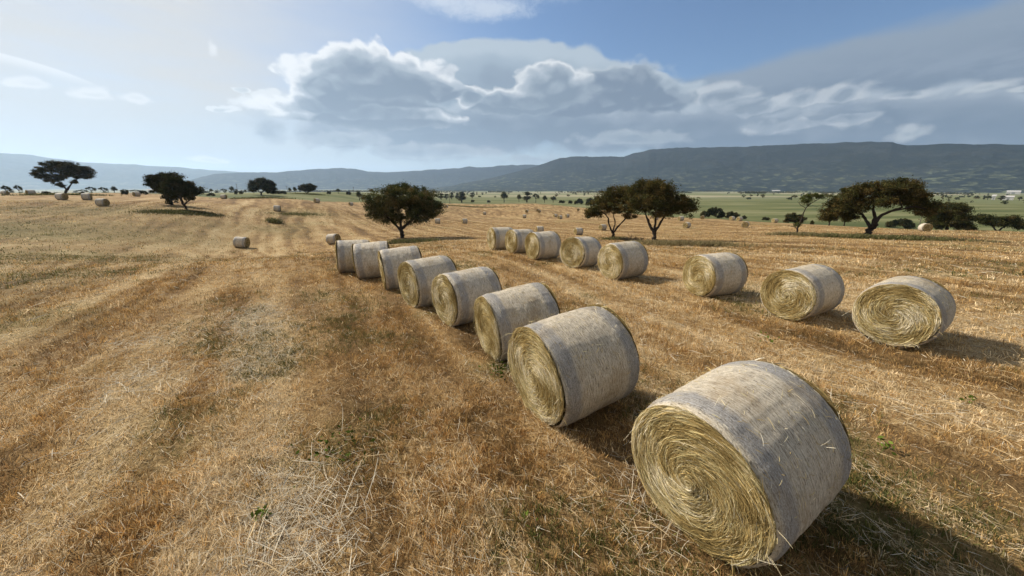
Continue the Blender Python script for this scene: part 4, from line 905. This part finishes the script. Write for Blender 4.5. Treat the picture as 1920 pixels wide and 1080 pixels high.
def stubble():
    """cut stems standing in small splayed tufts, thinner and coarser further off"""
    Vs = []; Fs = []; Cs = []; off = 0
    for r0, r1, n, k, h, w, sp, seg in [(1.3, 5, 21000, 9, .085, .0052, .020, 2), (5, 10, 34000, 8, .09, .0078, .025, 1), (10, 20, 40000, 6, .10, .0135, .035, 1), (20, 40, 48000, 4, .115, .026, .06, 1), (40, 110, 60000, 3, .13, .06, .16, 1)]:
        x, y, r = sample(r0, r1, n); n = len(x)
        if r1 <= 10:                                               # faint drill rows
            s = x*RP[0]+y*RP[1]; s2 = s+.35*(np.round(s/.14)*.14-s); x = x+(s2-s)*RP[0]; y = y+(s2-s)*RP[1]
        dens = fbm(x*1.6, y*1.6, 44, 4); keep = rng.random(n) < np.clip(.35+1.7*(dens-.3), .2, 1); x, y, r = x[keep], y[keep], r[keep]; n = len(x)
        col, row, pat = tones(x, y, n); z = ground_z(x, y)+(fbm(x/0.8, y/0.8, 2)-.5)*0.09*(1-sstep(r, 60, 160))
        tall = h*(.55+.9*rng.random(n))*(.7+.6*pat); tl = rng.normal(0, .22, (n, 2))+np.array(RD)*.08
        rep_ = lambda a: np.repeat(a, k, axis=0); m_ = n*k
        jit = rng.normal(0, 1, (m_, 2)); P0 = np.stack([rep_(x)+jit[:, 0]*sp, rep_(y)+jit[:, 1]*sp, rep_(z)-.015], -1)
        lean = rep_(tl)+jit*.26+rng.normal(0, .12, (m_, 2)); lean *= (1+2.2*(rng.random(m_) < .15))[:, None]
        d = np.stack([lean[:, 0], lean[:, 1], np.ones(m_)], -1); d /= np.linalg.norm(d, axis=1)[:, None]
        face = rng.normal(size=(m_, 3)); face[:, 2] *= .2
        curl = np.stack([rng.normal(0, .10, m_), rng.normal(0, .10, m_), -np.abs(rng.normal(0, .12, m_))], -1)
        c = rep_(col)*(.65+.7*rng.random(m_))[:, None]
        V, F, C = strands(P0, d, face, rep_(tall)*(.6+.6*rng.random(m_)), w*(.6+.8*rng.random(m_)), curl, c, seg); Vs.append(V); Fs.append(F+off); Cs.append(C); off += len(V)
    o = obj('stubble', mesh('stubble', np.concatenate(Vs), [np.concatenate(Fs)], M_grass, np.concatenate(Cs))); tag(o, 'short golden brown stubble covering the mown field', 'stubble', kind='stuff')
def loose_straw():
    Vs = []; Fs = []; Cs = []; off = 0
    pale = [march(*q, near_z, 60) for q in [(565, 920), (560, 980), (600, 1040), (480, 620), (470, 680), (485, 590), (250, 710), (290, 640), (1000, 700), (1230, 960)]]
    for r0, r1, n, L, w in [(1.3, 6, 52000, .095, .0040), (6, 14, 60000, .14, .0075), (14, 40, 50000, .22, .018)]:
        x, y, r = sample(r0, r1, n); s = x*RP[0]+y*RP[1]; u = x*RD[0]+y*RD[1]; sw = s+(fbm(x*.05, y*.05, 40)-.5)*7
        p = .12+.75*np.clip(row_tone(x, y)-.45, 0, 1)/.5
        pm = np.zeros(len(x))
        for P in pale:
            sc = .35+.05*math.hypot(P[0], P[1]); pm = np.maximum(pm, np.exp(-((x-P[0])**2+(y-P[1])**2)/sc**2))
        keep = rng.random(len(x)) < np.clip(p+.22*pm, 0, 1); x, y, r, pm = x[keep], y[keep], r[keep], pm[keep]; n = len(x)
        if r0 < 7:
            for P, cnt, sg in [(pale[0], 140, .28), (pale[1], 130, .28), (pale[2], 110, .26), (pale[3], 220, .5), (pale[4], 220, .45), (pale[5], 160, .5), (pale[6], 120, .4)]:
                q1 = rng.normal(0, sg, cnt)*(.5+rng.random(cnt)); q2 = rng.normal(0, sg*1.3, cnt)*(.5+rng.random(cnt)); kk = fbm((P[0]+q1)*6, (P[1]+q2)*6, 52) > .42; x = np.r_[x, P[0]+q1[kk]]; y = np.r_[y, P[1]+q2[kk]]; pm = np.r_[pm, np.ones(kk.sum())]
            n = len(x); r = np.hypot(x, y)
        z = ground_z(x, y)+(fbm(x/0.8, y/0.8, 2)-.5)*0.09*(1-sstep(r, 60, 160)); a = ROW_AZ+rng.normal(0, .75, n)+pm*rng.normal(0, 1.2, n)+np.pi*(rng.random(n) < .5)
        d = np.stack([np.sin(a), np.cos(a), rng.normal(.03, .16, n)], -1); Ln = L*np.clip(rng.normal(1, .5, n), .25, 2.6)*(1+.6*pm)
        P0 = np.stack([x, y, z+rng.uniform(.015, .075, n)], -1); curl = np.stack([rng.normal(0, .25, n), rng.normal(0, .25, n), -np.abs(rng.normal(0, .1, n))], -1)
        c = np.where((rng.random(n) < .3+.6*pm)[:, None], np.array((.54, .47, .35)), np.array((.58, .43, .24)))*(.7+.5*rng.random(n))[:, None]
        nrm = np.array([0, 0, 1.])+rng.normal(0, .4, (n, 3)); V, F, C = strands(P0, d, nrm, Ln, w*(.6+.8*rng.random(n)), curl, c, 4); Vs.append(V); Fs.append(F+off); Cs.append(C); off += len(V)
    o = obj('loose_straw', mesh('loose_straw', np.concatenate(Vs), [np.concatenate(Fs)], M_straw, np.concatenate(Cs))); tag(o, 'pale loose straw lying over the stubble', 'straw', kind='stuff')
def tall_grass():
    """uncut dry and green grass round the trunks"""
    Vs = []; Fs = []; Cs = []; off = 0
    G_ = np.array([(.115, .12, .045), (.16, .15, .065), (.085, .095, .035), (.23, .19, .09)]); D_ = np.array([(.28, .22, .11), (.20, .165, .08), (.14, .125, .055), (.33, .26, .14)])
    for px, py, sx, sy, n, h, pal in [(1290, 462, 3.4, .7, 5200, .42, D_), (1220, 456, 1.6, .7, 1600, .35, D_), (1620, 447, 5.0, 1.0, 6500, .5, G_), (1730, 449, 4.0, .8, 3200, .45, D_), (1490, 441, 2.4, .8, 2600, .45, D_), (1550, 444, 2.4, .7, 2200, .45, D_),
                                      (766, 455, 2.2, .9, 4200, .38, G_), (342, 399, 3.6, 2.0, 4200, .4, G_*.8), (515, 418, .9, .9, 700, .8, G_), (560, 402, 4, 2.5, 1800, .25, G_), (1155, 450, 1.5, .6, 1000, .4, G_), (120, 366, 6, 1.5, 1800, .5, G_), (490, 372, 6, 1.5, 1800, .5, G_), (580, 372, 5, 1.5, 1200, .5, G_), (880, 388, 20, 3, 2500, .5, G_)]:
        P = march(px, py, near_z, 400); az = math.atan2(P[0], P[1]); k1 = rng.normal(size=n)*sx*.6; k2 = rng.normal(size=n)*sy*.6
        x = P[0]+k1*math.cos(az)+k2*math.sin(az); y = P[1]-k1*math.sin(az)+k2*math.cos(az); keep = fbm(x*1.3, y*1.3, 61) > .36; x, y = x[keep], y[keep]; n = len(x)
        d = np.stack([rng.normal(0, .3, n), rng.normal(0, .3, n), np.ones(n)], -1); H = h*(.5+.7*rng.random(n))*(.6+.8*fbm(x*.9, y*.9, 62))
        wd = .008*math.hypot(P[0], P[1])/10; curl = np.stack([rng.normal(.1, .25, n), rng.normal(0, .25, n), -np.abs(rng.normal(0, .2, n))], -1)
        V, F, C = strands(np.stack([x, y, ground_z(x, y)-.03], -1), d, rng.normal(size=(n, 3))*np.array((1, 1, .2)), H, np.full(n, wd), curl, pal[rng.integers(0, 4, n)]*(.7+.6*rng.random(n))[:, None], 2); Vs.append(V); Fs.append(F+off); Cs.append(C); off += len(V)
    o = obj('tall_grass', mesh('tall_grass', np.concatenate(Vs), [np.concatenate(Fs)], M_grass, np.concatenate(Cs))); tag(o, 'uncut tall dry grass round the foot of the oaks', 'grass', kind='stuff')
def weeds():
    g = np.random.default_rng(5); P_ = []; C_ = []
    for px, py, n, s in [(1815, 757, 26, .05), (491, 980, 22, .035), (1660, 850, 18, .05), (940, 700, 60, .14), (640, 850, 70, .2), (975, 985, 10, .05), (1440, 640, 20, .1)]:
        P = march(px, py, near_z, 100); q = P+g.normal(size=(n, 3))*np.array((s, s, .03))+np.array((0, 0, .10)); P_.append(q); C_.append(np.array((.15, .20, .035))*(.5+.8*g.random(n))[:, None]*(.9 if n < 30 else .5))
    V, F, C = leaf_quads(np.concatenate(P_), np.full(sum(map(len, P_)), .028), g, np.concatenate(C_)); o = obj('green_weeds', mesh('green_weeds', V, [F], M_leaf, C)); tag(o, 'small fresh green weeds growing in the stubble', 'weeds', kind='stuff')
stubble(); loose_straw(); tall_grass(); weeds()
